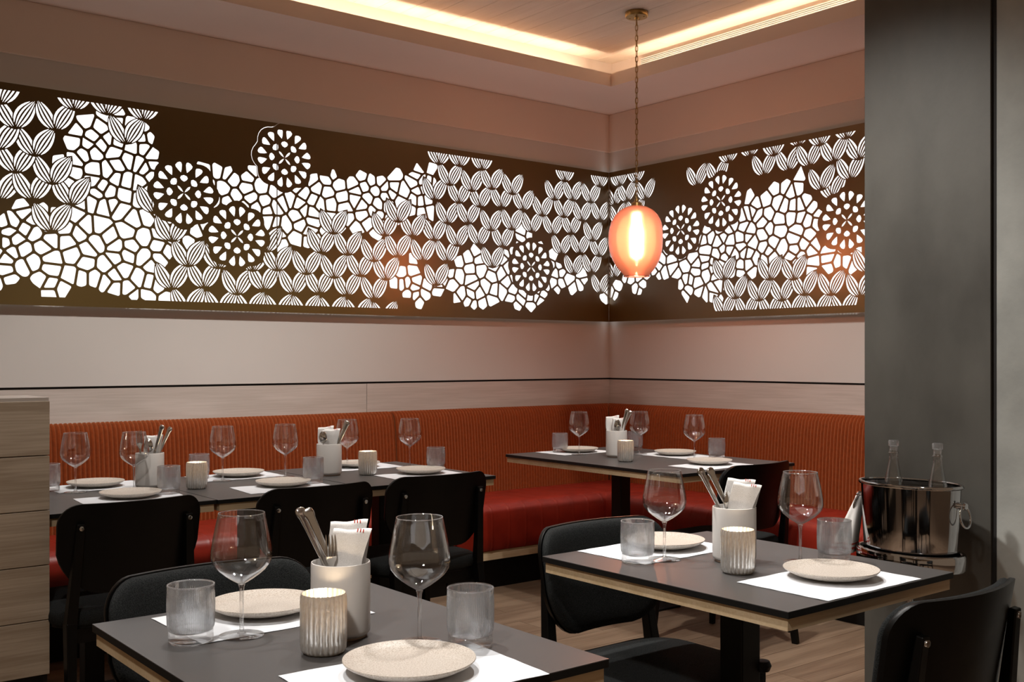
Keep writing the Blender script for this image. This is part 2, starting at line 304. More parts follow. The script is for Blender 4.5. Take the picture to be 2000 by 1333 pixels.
L_REG = [[(-3.816,1.913),(-3.722,1.956),(-3.653,1.928),(-3.57,1.924),(-3.485,1.936),(-3.514,2.011),(-3.552,2.065),(-3.543,2.171),(-3.526,2.232),(-3.481,2.268),(-3.476,2.321),(-3.435,2.362),(-3.407,2.414),(-3.307,2.421),(-3.194,2.413),(-3.138,2.368),(-3.101,2.336),(-3.076,2.307),(-3.096,2.237),(-3.071,2.178),(-3.013,2.148),(-2.897,2.173),(-2.839,2.21),(-2.812,2.254),(-2.764,2.239),(-2.696,2.174),(-2.627,2.213),(-2.571,2.256),(-2.514,2.268),(-2.309,2.265),(-2.255,2.236),(-2.182,2.197),(-2.132,2.249),(-2.079,2.208),(-2.0,2.244),(-1.968,2.276),(-1.919,2.239),(-1.854,2.232),(-1.797,2.252),(-1.753,2.305),(-1.668,2.324),(-1.582,2.319),(-1.522,2.361),(-1.494,2.394),(-1.458,2.356),(-1.4,2.279),(-1.458,2.169),(-1.501,2.136),(-1.415,2.054),(-1.422,2.009),(-1.529,1.986),(-1.634,2.028),(-1.737,1.962),(-1.854,1.89),(-1.968,1.916),(-2.057,1.887),(-2.157,1.869),(-2.203,1.847),(-2.264,1.767),(-2.309,1.799),(-2.398,1.794),(-2.457,1.801),(-2.528,1.817),(-2.655,1.757),(-2.791,1.736),(-2.857,1.791),(-2.923,1.774),(-2.987,1.737),(-3.005,1.686),(-3.046,1.696),(-3.056,1.634),(-3.046,1.584),(-3.025,1.51),(-3.331,1.51),(-3.342,1.543),(-3.458,1.553),(-3.481,1.514),(-3.603,1.515),(-3.649,1.536),(-3.658,1.568),(-3.722,1.552),(-3.785,1.526),(-3.816,1.53)],[(-1.78,1.637),(-1.73,1.697),(-1.685,1.8),(-1.617,1.848),(-1.582,1.777),(-1.529,1.707),(-1.386,1.728),(-1.331,1.821),(-1.275,1.87),(-1.215,1.916),(-1.143,1.884),(-1.066,1.759),(-1.0,1.825),(-0.929,1.891),(-0.869,1.983),(-0.816,2.037),(-0.747,2.024),(-0.515,1.885),(-0.489,1.805),(-0.42,1.776),(-0.296,1.815),(-0.26,1.784),(-0.269,1.713),(-0.358,1.647),(-0.472,1.672),(-0.545,1.656),(-0.622,1.583),(-0.788,1.533),(-0.929,1.563),(-1.02,1.526),(-1.155,1.535),(-1.257,1.544),(-1.334,1.572),(-1.425,1.601),(-1.465,1.561),(-1.529,1.536),(-1.592,1.54),(-1.658,1.584),(-1.737,1.587)],[(-0.132,1.639),(-0.058,1.709),(-0.058,1.557),(-0.113,1.565)]]
R_REG = [[(0.093,1.572),(0.093,1.758),(0.193,1.785),(0.31,1.778),(0.424,1.787),(0.513,1.862),(0.569,1.938),(0.748,1.892),(0.838,1.947),(0.855,2.022),(0.951,2.028),(1.144,2.039),(1.166,2.102),(1.189,2.168),(1.285,2.195),(1.328,2.224),(1.392,2.23),(1.452,2.26),(1.521,2.251),(1.545,2.267),(1.579,2.291),(1.612,2.264),(1.622,2.173),(1.655,2.113),(1.711,2.065),(1.717,2.009),(1.721,1.843),(1.986,1.848),(1.986,1.715),(1.919,1.684),(1.788,1.701),(1.639,1.699),(1.49,1.791),(1.328,1.759),(1.248,1.717),(1.144,1.697),(1.01,1.614),(1.037,1.567),(0.927,1.535),(0.855,1.596),(0.781,1.656),(0.735,1.62),(0.689,1.698),(0.634,1.714),(0.565,1.724),(0.495,1.757),(0.437,1.705),(0.342,1.632),(0.24,1.7),(0.169,1.63)],[(1.931,2.08),(1.986,2.153),(1.986,2.047)]]
# ---- perforated screens: layered planar cut-out solved with a constrained triangulation
def leaf_curves(B, T, w, n_slit, bow=0.0):
    """silhouette and slit outlines of one almond leaf from base B to tip T"""
    ax = (T[0]-B[0], T[1]-B[1]); L = math.hypot(*ax); ax = (ax[0]/L, ax[1]/L); nx = (ax[1], -ax[0])
    def P(t, s, ww):
        k = math.sin(math.pi*t**0.92)**0.86 if 0 < t < 1 else 0.0
        off = s*ww*k + bow*math.sin(math.pi*t)
        return (B[0]+ax[0]*t*L+nx[0]*off, B[1]+ax[1]*t*L+nx[1]*off)
    NS = 9
    m = 0.0065
    sil = [P(i/NS, -1, w+m) for i in range(NS+1)] + [P(i/NS, 1, w+m) for i in range(NS-1, 0, -1)]
    slits = []
    g = 0.0036/w                                  # half strut, in units of s
    for k in range(n_slit):
        s0 = -1+2*k/n_slit+(g if k else 0); s1 = -1+2*(k+1)/n_slit-(g if k < n_slit-1 else 0)
        t0 = 0.09+0.035*abs(s0+s1); t1 = 0.95-0.05*abs(s0+s1)
        a = [P(t0+(t1-t0)*i/7, s0, w) for i in range(8)]
        b = [P(t0+(t1-t0)*i/7, s1, w) for i in range(8)]
        # pinch the ends to rounded points
        for arr in (a, b): pass
        ma = ((a[0][0]+b[0][0])/2, (a[0][1]+b[0][1])/2); mb = ((a[-1][0]+b[-1][0])/2, (a[-1][1]+b[-1][1])/2)
        a[0] = (a[0][0]*.35+ma[0]*.65, a[0][1]*.35+ma[1]*.65); b[0] = (b[0][0]*.35+ma[0]*.65, b[0][1]*.35+ma[1]*.65)
        a[-1] = (a[-1][0]*.5+mb[0]*.5, a[-1][1]*.5+mb[1]*.5); b[-1] = (b[-1][0]*.5+mb[0]*.5, b[-1][1]*.5+mb[1]*.5)
        slits.append(a+b[::-1])
    return sil, slits

def rosette_curves(c):
    """scalloped silhouette and the holes of one rosette (16 outer petals, 8 inner, 4 in the heart)"""
    cx, cz = c; holes = []
    def pol(r, a): return (cx+r*math.cos(a), cz+r*math.sin(a))
    sil = []
    for i in range(72):
        a = 2*math.pi*i/72
        sil.append(pol(0.160+0.022*abs(math.cos(4*(a-math.pi/8)+math.pi/2)) , a))
    for k in range(16):
        a = math.pi/2+2*math.pi*(k//2)/8+(0.155 if k % 2 else -0.155)
        sd = 1 if k % 2 else -1
        pts = [(0.100, 0.02), (0.114, -0.085), (0.132, -0.16), (0.141, -0.155), (0.150, -0.06), (0.153, 0.03), (0.149, 0.085), (0.138, 0.105), (0.115, 0.075)]
        holes.append([pol(r, a+sd*0.015-sd*d*0.95) for r, d in pts])
    for k in range(8):
        a = math.pi/2+2*math.pi*k/8
        holes.append([pol(r, a+d) for r, d in [(0.055, 0), (0.063, -.20), (0.075, -.27), (0.084, -.18), (0.088, 0), (0.084, .18), (0.075, .27), (0.063, .20)]])
    for k in range(4):
        a = math.pi/4+math.pi/2*k
        holes.append([pol(r, a+d) for r, d in [(0.003, 0), (0.020, -.26), (0.036, -.16), (0.047, 0), (0.036, .16), (0.020, .26)]])
    return sil, holes

def in_poly(p, poly):
    x, y = p; c = False; j = len(poly)-1
    for i in range(len(poly)):
        xi, yi = poly[i]; xj, yj = poly[j]
        if (yi > y) != (yj > y) and x < (xj-xi)*(y-yi)/(yj-yi)+xi: c = not c
        j = i
    return c

def cell_curves(regions, u0, u1, z0, z1, seed):
    """irregular cells: half-plane cells round scattered seeds, inset by the strut width, corners rounded"""
    rng = random.Random(seed); pts = []; grid = {}; h = 0.05
    tries = int((u1-u0)*(z1-z0)/0.0052*9.0)
    for _ in range(tries):
        p = (rng.uniform(u0-.1, u1+.1), rng.uniform(z0-.1, z1+.1)); r = rng.choice((0.036, 0.050, 0.062, 0.072))
        gi = (int(p[0]//h), int(p[1]//h)); ok = True
        for a in (-2, -1, 0, 1, 2):
            for b in (-2, -1, 0, 1, 2):
                for q in grid.get((gi[0]+a, gi[1]+b), ()):
                    if (q[0]-p[0])**2+(q[1]-p[1])**2 < r*r: ok = False; break
                if not ok: break
            if not ok: break
        if ok: pts.append(p); grid.setdefault(gi, []).append(p)
    cells = []
    for p in pts:
        if not any(in_poly(p, R) for R in regions): continue
        poly = [(p[0]-.1, p[1]-.1), (p[0]+.1, p[1]-.1), (p[0]+.1, p[1]+.1), (p[0]-.1, p[1]+.1)]
        gi = (int(p[0]//h), int(p[1]//h))
        for a in range(-4, 5):
            for b in range(-4, 5):
                for q in grid.get((gi[0]+a, gi[1]+b), ()):
                    if q is p: continue
                    dx, dz = q[0]-p[0], q[1]-p[1]; d = math.hypot(dx, dz)
                    if d > 0.2: continue
                    dx /= d; dz /= d; lim = d/2-0.0058; out = []
                    for i in range(len(poly)):
                        A = poly[i]; Bq = poly[(i+1) % len(poly)]
                        sa = (A[0]-p[0])*dx+(A[1]-p[1])*dz-lim; sb = (Bq[0]-p[0])*dx+(Bq[1]-p[1])*dz-lim
                        if sa <= 0: out.append(A)
                        if (sa < 0) != (sb < 0) and sa != sb:
                            t = sa/(sa-sb); out.append((A[0]+t*(Bq[0]-A[0]), A[1]+t*(Bq[1]-A[1])))
                    poly = out
                    if len(poly) < 3: break
                if len(poly) < 3: break
            if len(poly) < 3: break
        if len(poly) < 3: continue
        # drop near-duplicate corners, then round
        pl = [q for i, q in enumerate(poly) if math.hypot(q[0]-poly[i-1][0], q[1]-poly[i-1][1]) > 0.002]
        if len(pl) < 3: continue
        rd = []
        for i, q in enumerate(pl):
            a = pl[i-1]; b = pl[(i+1) % len(pl)]
            la = math.hypot(a[0]-q[0], a[1]-q[1]); lb = math.hypot(b[0]-q[0], b[1]-q[1])
            k = min(0.0075, la*.42, lb*.42)
            A = (q[0]+(a[0]-q[0])*k/la, q[1]+(a[1]-q[1])*k/la); Bq = (q[0]+(b[0]-q[0])*k/lb, q[1]+(b[1]-q[1])*k/lb)
            rd += [A, ((A[0]+Bq[0])/4+q[0]/2, (A[1]+Bq[1])/4+q[1]/2), Bq]
        cells.append(rd)
    return cells

def cut_screen(u0, u1, z0, z1, inner, units, ros, cells, slots=()):
    """returns (verts2d, triangles) of the metal left standing"""
    V = []; Fc = []; info = []
    def add(poly, layer, hole):
        if sum(poly[i-1][0]*poly[i][1]-poly[i][0]*poly[i-1][1] for i in range(len(poly))) < 0: poly = poly[::-1]
        i0 = len(V); V.extend(Vector(q) for q in poly); Fc.append(list(range(i0, i0+len(poly)))); info.append((layer, hole))
    add([(u0, z0), (u1, z0), (u1, z1), (u0, z1)], 0, False)
    a0, a1, b0, b1 = inner
    add([(a0, b0), (a1, b0), (a1, b1), (a0, b1)], -1, None)
    def touches(poly): return max(q[0] for q in poly) > a0 and min(q[0] for q in poly) < a1 and max(q[1] for q in poly) > b0 and min(q[1] for q in poly) < b1
    for c in cells:
        if touches(c): add(c, 1, True)
    lay = 2
    for (bu, bz) in sorted(units, key=lambda q: q[1]):
        for T, w, n, bow in (((bu-.080, bz+.139), .0330, 4, -.006), ((bu+.087, bz+.145), .0385, 5, -.006)):
            sil, slits = leaf_curves((bu, bz), T, w, n, bow)
            if not touches(sil): lay += 1; continue
            add(sil, lay, False)
            for s in slits: add(s, lay, True)
            lay += 1
    for c in ros:
        sil, holes = rosette_curves(c)
        if not touches(sil): continue
        add(sil, 100000, False)
        for s in holes: add(s, 100000, True)
    for s in slots: add(s, 200000, True)
    vo, eo, fo, ov, oe, of = delaunay_2d_cdt(V, [], Fc, 1, 1e-6, True)
    tris = []
    for f, ids in zip(fo, of):
        if 0 not in ids: continue
        solid = True
        if 1 in ids:
            top = max(info[i][0] for i in ids)
            solid = top <= 0 or not any(info[i][0] == top and info[i][1] for i in ids)
        else:
            solid = not any(info[i][0] == 200000 for i in ids)
        if solid: tris.append(tuple(f))
    return vo, tris

def screen_mesh(name, vo, tris, thick, to3d):
    """front, back and the cut edges"""
    n = len(vo); ed = {}
    for t in tris:
        for i in range(3):
            a, b = t[i], t[(i+1) % 3]; ed[(a, b)] = 1
    verts = [to3d(v[0], v[1], 0) for v in vo]+[to3d(v[0], v[1], thick) for v in vo]
    faces = [t for t in tris]+[(t[2]+n, t[1]+n, t[0]+n) for t in tris]
    for (a, b) in ed:
        if (b, a) not in ed: faces.append((b, a, a+n, b+n))
    me = bpy.data.meshes.new(name); me.from_pydata(verts, [], faces); me.update()
    bm = bmesh.new(); bm.from_mesh(me); bmesh.ops.delete(bm, geom=[v for v in bm.verts if not v.link_faces], context='VERTS'); bm.to_mesh(me); bm.free()
    return me

def cut_in_strips(u0, u1, z0, z1, b0, b1, m, units, ros, cells, slots, width=0.16):
    """the same cut, strip by strip (faster), welded afterwards by rounded position"""
    n = max(1, round((u1-u0)/width)); key = {}; VV = []; TT = []
    for k in range(n):
        s0 = u0+(u1-u0)*k/n; s1 = u0+(u1-u0)*(k+1)/n
        inner = (s0-1 if k else u0+m, s1+1 if k < n-1 else u1-m, b0, b1)
        sub = lambda polys: [p for p in polys if max(q[0] for q in p) > s0-.002 and min(q[0] for q in p) < s1+.002]
        vo, tr = cut_screen(s0, s1, z0, z1, inner, [u for u in units if s0-.14 < u[0] < s1+.14],
                            [c for c in ros if s0-.19 < c[0] < s1+.19], sub(cells), sub(slots))
        mp = []
        for v in vo:
            q = (round(v[0], 5), round(v[1], 5))
            if q not in key: key[q] = len(VV); VV.append(q)
            mp.append(key[q])
        for t in tr:
            t = (mp[t[0]], mp[t[1]], mp[t[2]])
            if len(set(t)) == 3: TT.append(t)
    return VV, TT

# ------------------------------------------------------------------ the room shell
ZS = 2.854            # soffit height
ZC = 3.045            # boarded ceiling
FX, FY = -0.54, -0.578   # cove opening
rnd = random.Random(11)
fl = struct('floor', MB().box(-7.5, 0.1, -8.0, 0.1, -0.06, -0.006), 'floor')
y = -4.70; r = 0
while y < -0.5:
    x = -4.6-rnd.uniform(0.1, 1.3)
    while x < -0.5:
        L = rnd.uniform(1.3, 1.9)
        o = MB().box(x+0.001, x+L-0.001, y+0.001, y+0.179, -0.006, 0.0).build('plank', 'floor', fl); x += L
    y += 0.18
wl = struct('wall_left', MB().box(-7.5, 0.1, 0.0, 0.1, 0.0, 3.2), 'paint')
wr = struct('wall_right', MB().box(0.0, 0.1, -8.0, 0.0, 0.0, 3.2), 'paint')
# painted lower panel, upper frieze a little proud, black shadow gap between panel and oak boards
MB().box(-7.5, -0.018, -0.018, 0.0, 1.104, 2.605).build('painted_panel', 'paint', wl)
MB().box(-0.018, 0.0, -8.0, 0.0, 1.104, 2.605).build('painted_panel', 'paint', wr)
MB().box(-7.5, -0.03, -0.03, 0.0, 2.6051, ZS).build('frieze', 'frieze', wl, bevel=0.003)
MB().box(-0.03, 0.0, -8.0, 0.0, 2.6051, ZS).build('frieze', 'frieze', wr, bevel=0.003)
MB().box(-7.5, 0.0, -0.004, 0.0, 1.085, 1.110).build('shadow_gap', 'shadow_gap', wl)
MB().box(-0.004, 0.0, -8.0, 0.0, 1.085, 1.110).build('shadow_gap', 'shadow_gap', wr)
for x0, x1 in ((-5.6, -3.96), (-3.957, -1.8855), (-1.8825, -0.018)):
    MB().box(x0, x1, -0.018, 0.0, 0.80, 1.093).build('oak_board', 'board', wl)
for y0, y1 in ((-2.2, -0.018), (-4.4, -2.203)):
    MB().box(-0.018, 0.0, y0, y1, 0.80, 1.093).build('oak_board', 'board_y', wr)
# ceiling: flat soffit round the room, fascia, cove ledge, raised boarded field
ce = struct('ceiling', MB().box(-7.5, FX+0.16, -8.0, FY+0.16, ZC+0.012, ZC+0.08), 'ceil_paint_warmlit')
MB().box(-7.5, 0.0, FY+0.0201, 0.0, ZS, ZS+0.02).build('soffit', 'ceil_paint_warmlit', ce)
MB().box(FX+0.0201, 0.0, -8.0, FY+0.0200, ZS, ZS+0.02).build('soffit', 'ceil_paint_warmlit', ce)
MB().box(-7.5, FX+0.0201, FY, FY+0.02, ZS+0.0, ZS+0.076).build('cove_fascia', 'ceil_paint_warmlit', ce)
MB().box(FX, FX+0.02, -8.0, FY-0.0001, ZS+0.0, ZS+0.076).build('cove_fascia', 'ceil_paint_warmlit', ce)
MB().box(-7.5, FX+0.16, FY+0.15, FY+0.17, ZS+0.02, ZC+0.012).build('cove_wall', 'ceil_paint_warmlit', ce)
MB().box(FX+0.15, FX+0.17, -8.0, FY+0.16, ZS+0.02, ZC+0.012).build('cove_wall', 'ceil_paint_warmlit', ce)
x = FX+0.15; r = 0
while x > -4.2:
    y = FY+0.149; first = True
    while y > -4.4:
        L = (0.5+1.3*((r*0.37) % 1.0)) if first else 1.75
        first = False
        MB().box(x-0.1385, x, y-L+0.0015, y, ZC, ZC+0.012).build('ceiling_board', 'ceil_wood', ce, bevel=0.0012, seg=1); y -= L
    x -= 0.14; r += 1
# LED strips lying in the cove, stopping short of the corner
tag(MB().box(-6.5, FX-0.10, FY+0.026, FY+0.042, ZS+0.022, ZS+0.028).build('led_strip', 'led'), 'warm LED strip hidden in the ceiling cove above the left wall', 'light strip')
tag(MB().box(FX+0.026, FX+0.042, -6.5, FY-0.10, ZS+0.022, ZS+0.028).build('led_strip', 'led'), 'warm LED strip hidden in the ceiling cove above the right wall', 'light strip')
# linear air grille on the right cove
g = thing('air_grille', 'long white slatted air grille along the right edge of the ceiling recess', 'vent', (FX+0.134, -0.70, ZS+0.078))
MB().box(0.010, 0.014, -3.0, 0.0, -0.002, 0.088).build('backing', 'shadow_gap', g)
for k in range(9):
    MB().box(-0.004, 0.010, -3.0, 0.0, 0.001+k*0.0098, 0.0066+k*0.0098).build('slat', 'paint', g)
MB().box(-0.004, 0.014, 0.0, 0.004, -0.002, 0.088).build('end_cap', 'paint', g)

# ------------------------------------------------------------------ half wall, column, pillar
hw = thing('half_wall', 'pale oak plank half-height partition at the left edge', 'partition', (-4.6, -1.58, 0.0))
MB().box(-0.8, 0.584, -0.10, 0.13, 0.0, 1.095).build('core', 'shadow_gap', hw)
for k in range(5):
    z0 = 0.262+k*0.1690
    MB().box(-0.8, 0.586, -0.12, -0.10, z0+0.001, z0+0.1675).build('plank', 'plank', hw, bevel=0.0012, seg=1)
MB().box(-0.8, 0.584, -0.118, 0.13, 1.105, 1.116).build('top', 'board', hw)
MB().box(-0.8, 0.57, -0.104, 0.10, 0.0, 0.258).build('plinth', 'black_metal', hw)

c = thing('clad_column', 'dark grey metal-clad column behind the ice bucket', 'column', (-1.55, -2.944, 0))
MB().box(0.0, 0.5, -0.468, 0.0, 0.0, ZS).build('cladding', 'slab', c, bevel=0.002)
MB().box(0.01, 0.4, -0.486, -0.468, 0.0, ZS).build('joint', 'shadow_gap', c)
tag(MB().box(-1.548, -0.9, -4.6, -3.430, 0.0, ZS).build('concrete_pillar', 'concrete', bevel=0.003), 'bare light grey concrete pillar at the right edge', 'pillar')

# ------------------------------------------------------------------ cut-out screens and their backlights
SZ0, SZ1, SB0, SB1 = 1.475, 2.461, 1.515, 2.428
ST = 0.070
cells = cell_curves(L_REG, -3.95, -0.08, SZ0, SZ1, 3)
seam = -2.455
arc = []
rc = L_ROS[2]
for i in range(22):                                    # crescent slot round the left side of the top rosette
    a = math.radians(96+i*6.6); arc.append((rc[0]+(0.162+0.022*abs(math.cos(4*(a-math.pi/8)+math.pi/2))+0.004)*math.cos(a), rc[1]+(0.162+0.022*abs(math.cos(4*(a-math.pi/8)+math.pi/2))+0.004)*math.sin(a)))
for i in range(21, -1, -1):
    a = math.radians(96+i*6.6); q = 0.162+0.022*abs(math.cos(4*(a-math.pi/8)+math.pi/2))+0.0005
    arc.append((rc[0]+q*math.cos(a), rc[1]+q*math.sin(a)))
lab = {0: 'dark bronze cut-out screen with rosettes on the left wall, left section',
       1: 'dark bronze cut-out screen of leaf pattern on the left wall, section meeting the corner',
       2: 'dark bronze cut-out screen on the short right wall'}
for k, (a, b) in enumerate(((-3.95, seam-0.0003), (seam+0.0003, -0.0705))):
    vo, tr = cut_in_strips(a, b, SZ0, SZ1, SB0, SB1, 0.0 if k == 0 else 0.004, L_UNITS, L_ROS, cells, [arc])
    me = screen_mesh('cutout_screen', vo, tr, 0.003, lambda u, z, d: (u, -ST+d, z)); me.materials.append(MT['bronze'])
    s = thing('cutout_screen', lab[k], 'wall screen', ((a+b)/2, -ST, SZ0))
    o = link('pierced_sheet', me, s); o.matrix_parent_inverse = Matrix.Translation((-(a+b)/2, ST, -SZ0))
    for u in (a+0.25, (a+b)/2, b-0.25):
        for z in (SZ0+0.02, SZ1-0.016):
            o = MB().tube([(u, -ST+0.003, z), (u, -0.0265, z)], 0.005, 8).build('standoff', 'bronze', s); o.matrix_parent_inverse = Matrix.Translation((-(a+b)/2, ST, -SZ0))
cells = cell_curves(R_REG, 0.075, 2.1, SZ0, SZ1, 5)
vo, tr = cut_in_strips(0.0705, 2.9, SZ0, SZ1, SB0, SB1, 0.004, R_UNITS, R_ROS, cells, [])
me = screen_mesh('cutout_screen', vo, tr, 0.003, lambda u, z, d: (-ST+d, -u, z)); me.materials.append(MT['bronze'])
s = thing('cutout_screen', lab[2], 'wall screen', (-ST, -1.3, SZ0))
o = link('pierced_sheet', me, s); o.matrix_parent_inverse = Matrix.Translation((ST, 1.3, -SZ0))
for u in (0.3, 1.2, 2.1):
    for z in (SZ0+0.02, SZ1-0.016):
        o = MB().tube([(-ST+0.003, -u, z), (-0.0265, -u, z)], 0.005, 8).build('standoff', 'bronze', s); o.matrix_parent_inverse = Matrix.Translation((ST, 1.3, -SZ0))
def lightbox(label, x0, x1, y0, y1, face):
    t = thing('backlight_panel', label, 'light panel', ((x0+x1)/2, (y0+y1)/2, SZ0))
    cx, cy = (x0+x1)/2, (y0+y1)/2
    MB().box(x0-cx, x1-cx, y0-cy, y1-cy, 0.018, SZ1-SZ0-0.012).build('diffuser', 'backlight', t)
lightbox('glowing white backlight behind the left wall screens', -3.95, -0.045, -0.026, -0.0185, 0)
lightbox('glowing white backlight behind the right wall screen', -0.026, -0.0185, -2.9, -0.045, 1)

# ------------------------------------------------------------------ banquettes
BACK = [(-0.150, 0.40), (-0.146, 0.55), (-0.138, 0.70), (-0.127, 0.83), (-0.116, 0.895), (-0.098, 0.925), (-0.072, 0.938), (-0.045, 0.936), (-0.022, 0.925)]
SEAT = [(-0.120, 0.440), (-0.25, 0.450), (-0.45, 0.457), (-0.60, 0.457), (-0.655, 0.452), (-0.685, 0.436), (-0.697, 0.410), (-0.700, 0.36), (-0.698, 0.24), (-0.690, 0.215), (-0.66, 0.21), (-0.55, 0.21)]
def swept(name, mat, parent, prof, u0, u1, pitch, amp, per, mitre, to3d, shape):
    """profile (depth, height) swept along a wall; relief of the given pitch pushes the surface in; mitre ends it on the corner diagonal"""
    n = max(2, int((u1-u0)/pitch*per)); v = []; f = []; m = len(prof)
    nor = []
    for k in range(m):
        a = prof[max(k-1, 0)]; b = prof[min(k+1, m-1)]; dx, dz = b[0]-a[0], b[1]-a[1]; l = math.hypot(dx, dz); nor.append((-dz/l, dx/l))
    for i in range(n+1):
        for k in range(m):
            e = prof[k][0] if mitre else u1
            u = u0+(u1-u0)*i/n
            if u > e: u = e
            ph = ((u-u0)/pitch) % 1.0
            d = amp*shape(ph)
            if not mitre and (i == 0 or i == n): d = -amp*0.6
            v.append(to3d(u, prof[k][0]-nor[k][0]*d*-1, prof[k][1]-nor[k][1]*d*-1))
    for i in range(n):
        for k in range(m-1):
            f.append((i*m+k, i*m+k+1, (i+1)*m+k+1, (i+1)*m+k))
    f.append(tuple(range(m))); f.append(tuple(range(n*m, n*m+m))[::-1])
    me = bpy.data.meshes.new(name); me.from_pydata(v, [], f); me.update()
    for q in me.polygons: q.use_smooth = True
    me.set_sharp_from_angle(angle=math.radians(50)); me.materials.append(MT[mat])
    return link(name, me, parent)
rib = lambda t: -(1-abs(math.sin(math.pi*t)))
pleat = lambda t: -max(0.0, 1-min(t, 1-t)*14)
def banquette(label, u0, u1, mitre, right):
    to3d = (lambda u, d, z: (d, u, z)) if right else (lambda u, d, z: (u, d, z))
    t = thing('banquette', label, 'banquette')
    def box(nm, mat, a, b, d0, d1, z0, z1):
        q = MB(); e0 = (min(b, d1), min(b, d0)) if mitre else (b, b)
        v = [to3d(a, d1, z0), to3d(e0[0], d1, z0), to3d(e0[1], d0, z0), to3d(a, d0, z0)]; v += [(x, y, z1) for x, y, z in v]
        q.add(v, [(3, 2, 1, 0), (4, 5, 6, 7), (0, 1, 5, 4), (1, 2, 6, 5), (2, 3, 7, 6), (3, 0, 4, 7)]); q.build(nm, mat, t)
    swept('backrest', 'cord', t, BACK, u0, u1, 0.021, 0.009, 8, mitre, to3d, rib)
    swept('seat', 'seat', t, SEAT, u0+0.002, u1, 0.115, 0.0022, 28, mitre, to3d, pleat)
    box('wood_rail', 'ply', u0, u1, -0.14, -0.685, 0.165, 0.212)
    box('toe_kick', 'black_metal', u0, u1, -0.10, -0.62, 0.0, 0.165)
    box('back_board', 'black_metal', u0, u1, -0.022, -0.09, 0.40, 0.88)
    return t
banquette('orange corduroy banquette with red seat along the left part of the left wall', -4.0, -1.765, False, False)
banquette('orange corduroy banquette with red seat on left wall running into the corner', -1.755, -0.02, True, False)
banquette('orange corduroy banquette with red seat along the right wall', -3.3, -0.02, True, True)

# ------------------------------------------------------------------ tables and chairs
def make_table(label, x0, x1, y0, y1, posts=None, group=None):
    cx, cy = (x0+x1)/2, (y0+y1)/2; w, d = x1-x0, y1-y0
    t = thing('dining_table', label, 'table', (cx, cy, 0.0), 0, 'dark laminate restaurant tables')
    MB().box(-w/2, w/2, -d/2, d/2, 0.7435, 0.745).build('tabletop', 'laminate', t)
    MB().box(-w/2+0.0001, w/2-0.0001, -d/2+0.0001, d/2-0.0001, 0.731, 0.7435).build('black_edge', 'edge', t)
    MB().box(-w/2+0.006, w/2-0.006, -d/2+0.006, d/2-0.006, 0.705, 0.731).build('plywood_core', 'ply', t)
    for px, py in (posts or [(0, 0)]):
        MB().box(px-0.034, px+0.034, py-0.034, py+0.034, 0.012, 0.698).build('post', 'black_metal', t, bevel=0.004)
        MB().box(px-0.17, px+0.17, py-0.15, py+0.15, 0.697, 0.705).build('mounting_plate', 'black_metal', t)
        MB().box(px-0.21, px+0.21, py-0.21, py+0.21, 0.0, 0.012).build('base', 'black_metal', t, bevel=0.003)
    return t
TA = (-4.322, -3.730, -3.888, -3.126); TB = (-3.236, -2.622, -3.874, -3.134)
T4 = (-1.585, -0.80, -2.085, -0.890)
T1 = (-4.050, -3.447, -1.632, -0.86); T2 = (-3.443, -2.862, -1.640, -0.86); T3 = (-2.856, -2.225, -1.636, -0.86)
make_table('dark grey table nearest the camera, at the lower left', *TA)
tb = make_table('dark grey table in front of the ice bucket', *TB)
MB().lathe([(0, -0.016), (0.017, -0.012), (0.022, 0.0), (0.017, 0.012), (0, 0.016)], 14).build('lever_knob', 'black_metal', tb, smooth=40).location = (0.046, -0.03, 0.50)
MB().tube([(-w_, 0, 0) for w_ in (0.0, 0.001)], 0.006, 10).build('levelling_screw', 'black_metal', tb).location = (-0.285, -0.355, 0.7045)
make_table('dark corner table under the coral pendant lamp', *T4, posts=[(-0.02, 0.14)])
make_table('dark banquette table beside the oak half wall', *T1)
make_table('middle dark table of the three along the left banquette', *T2)
make_table('dark table at the corner end of the left banquette row', *T3)

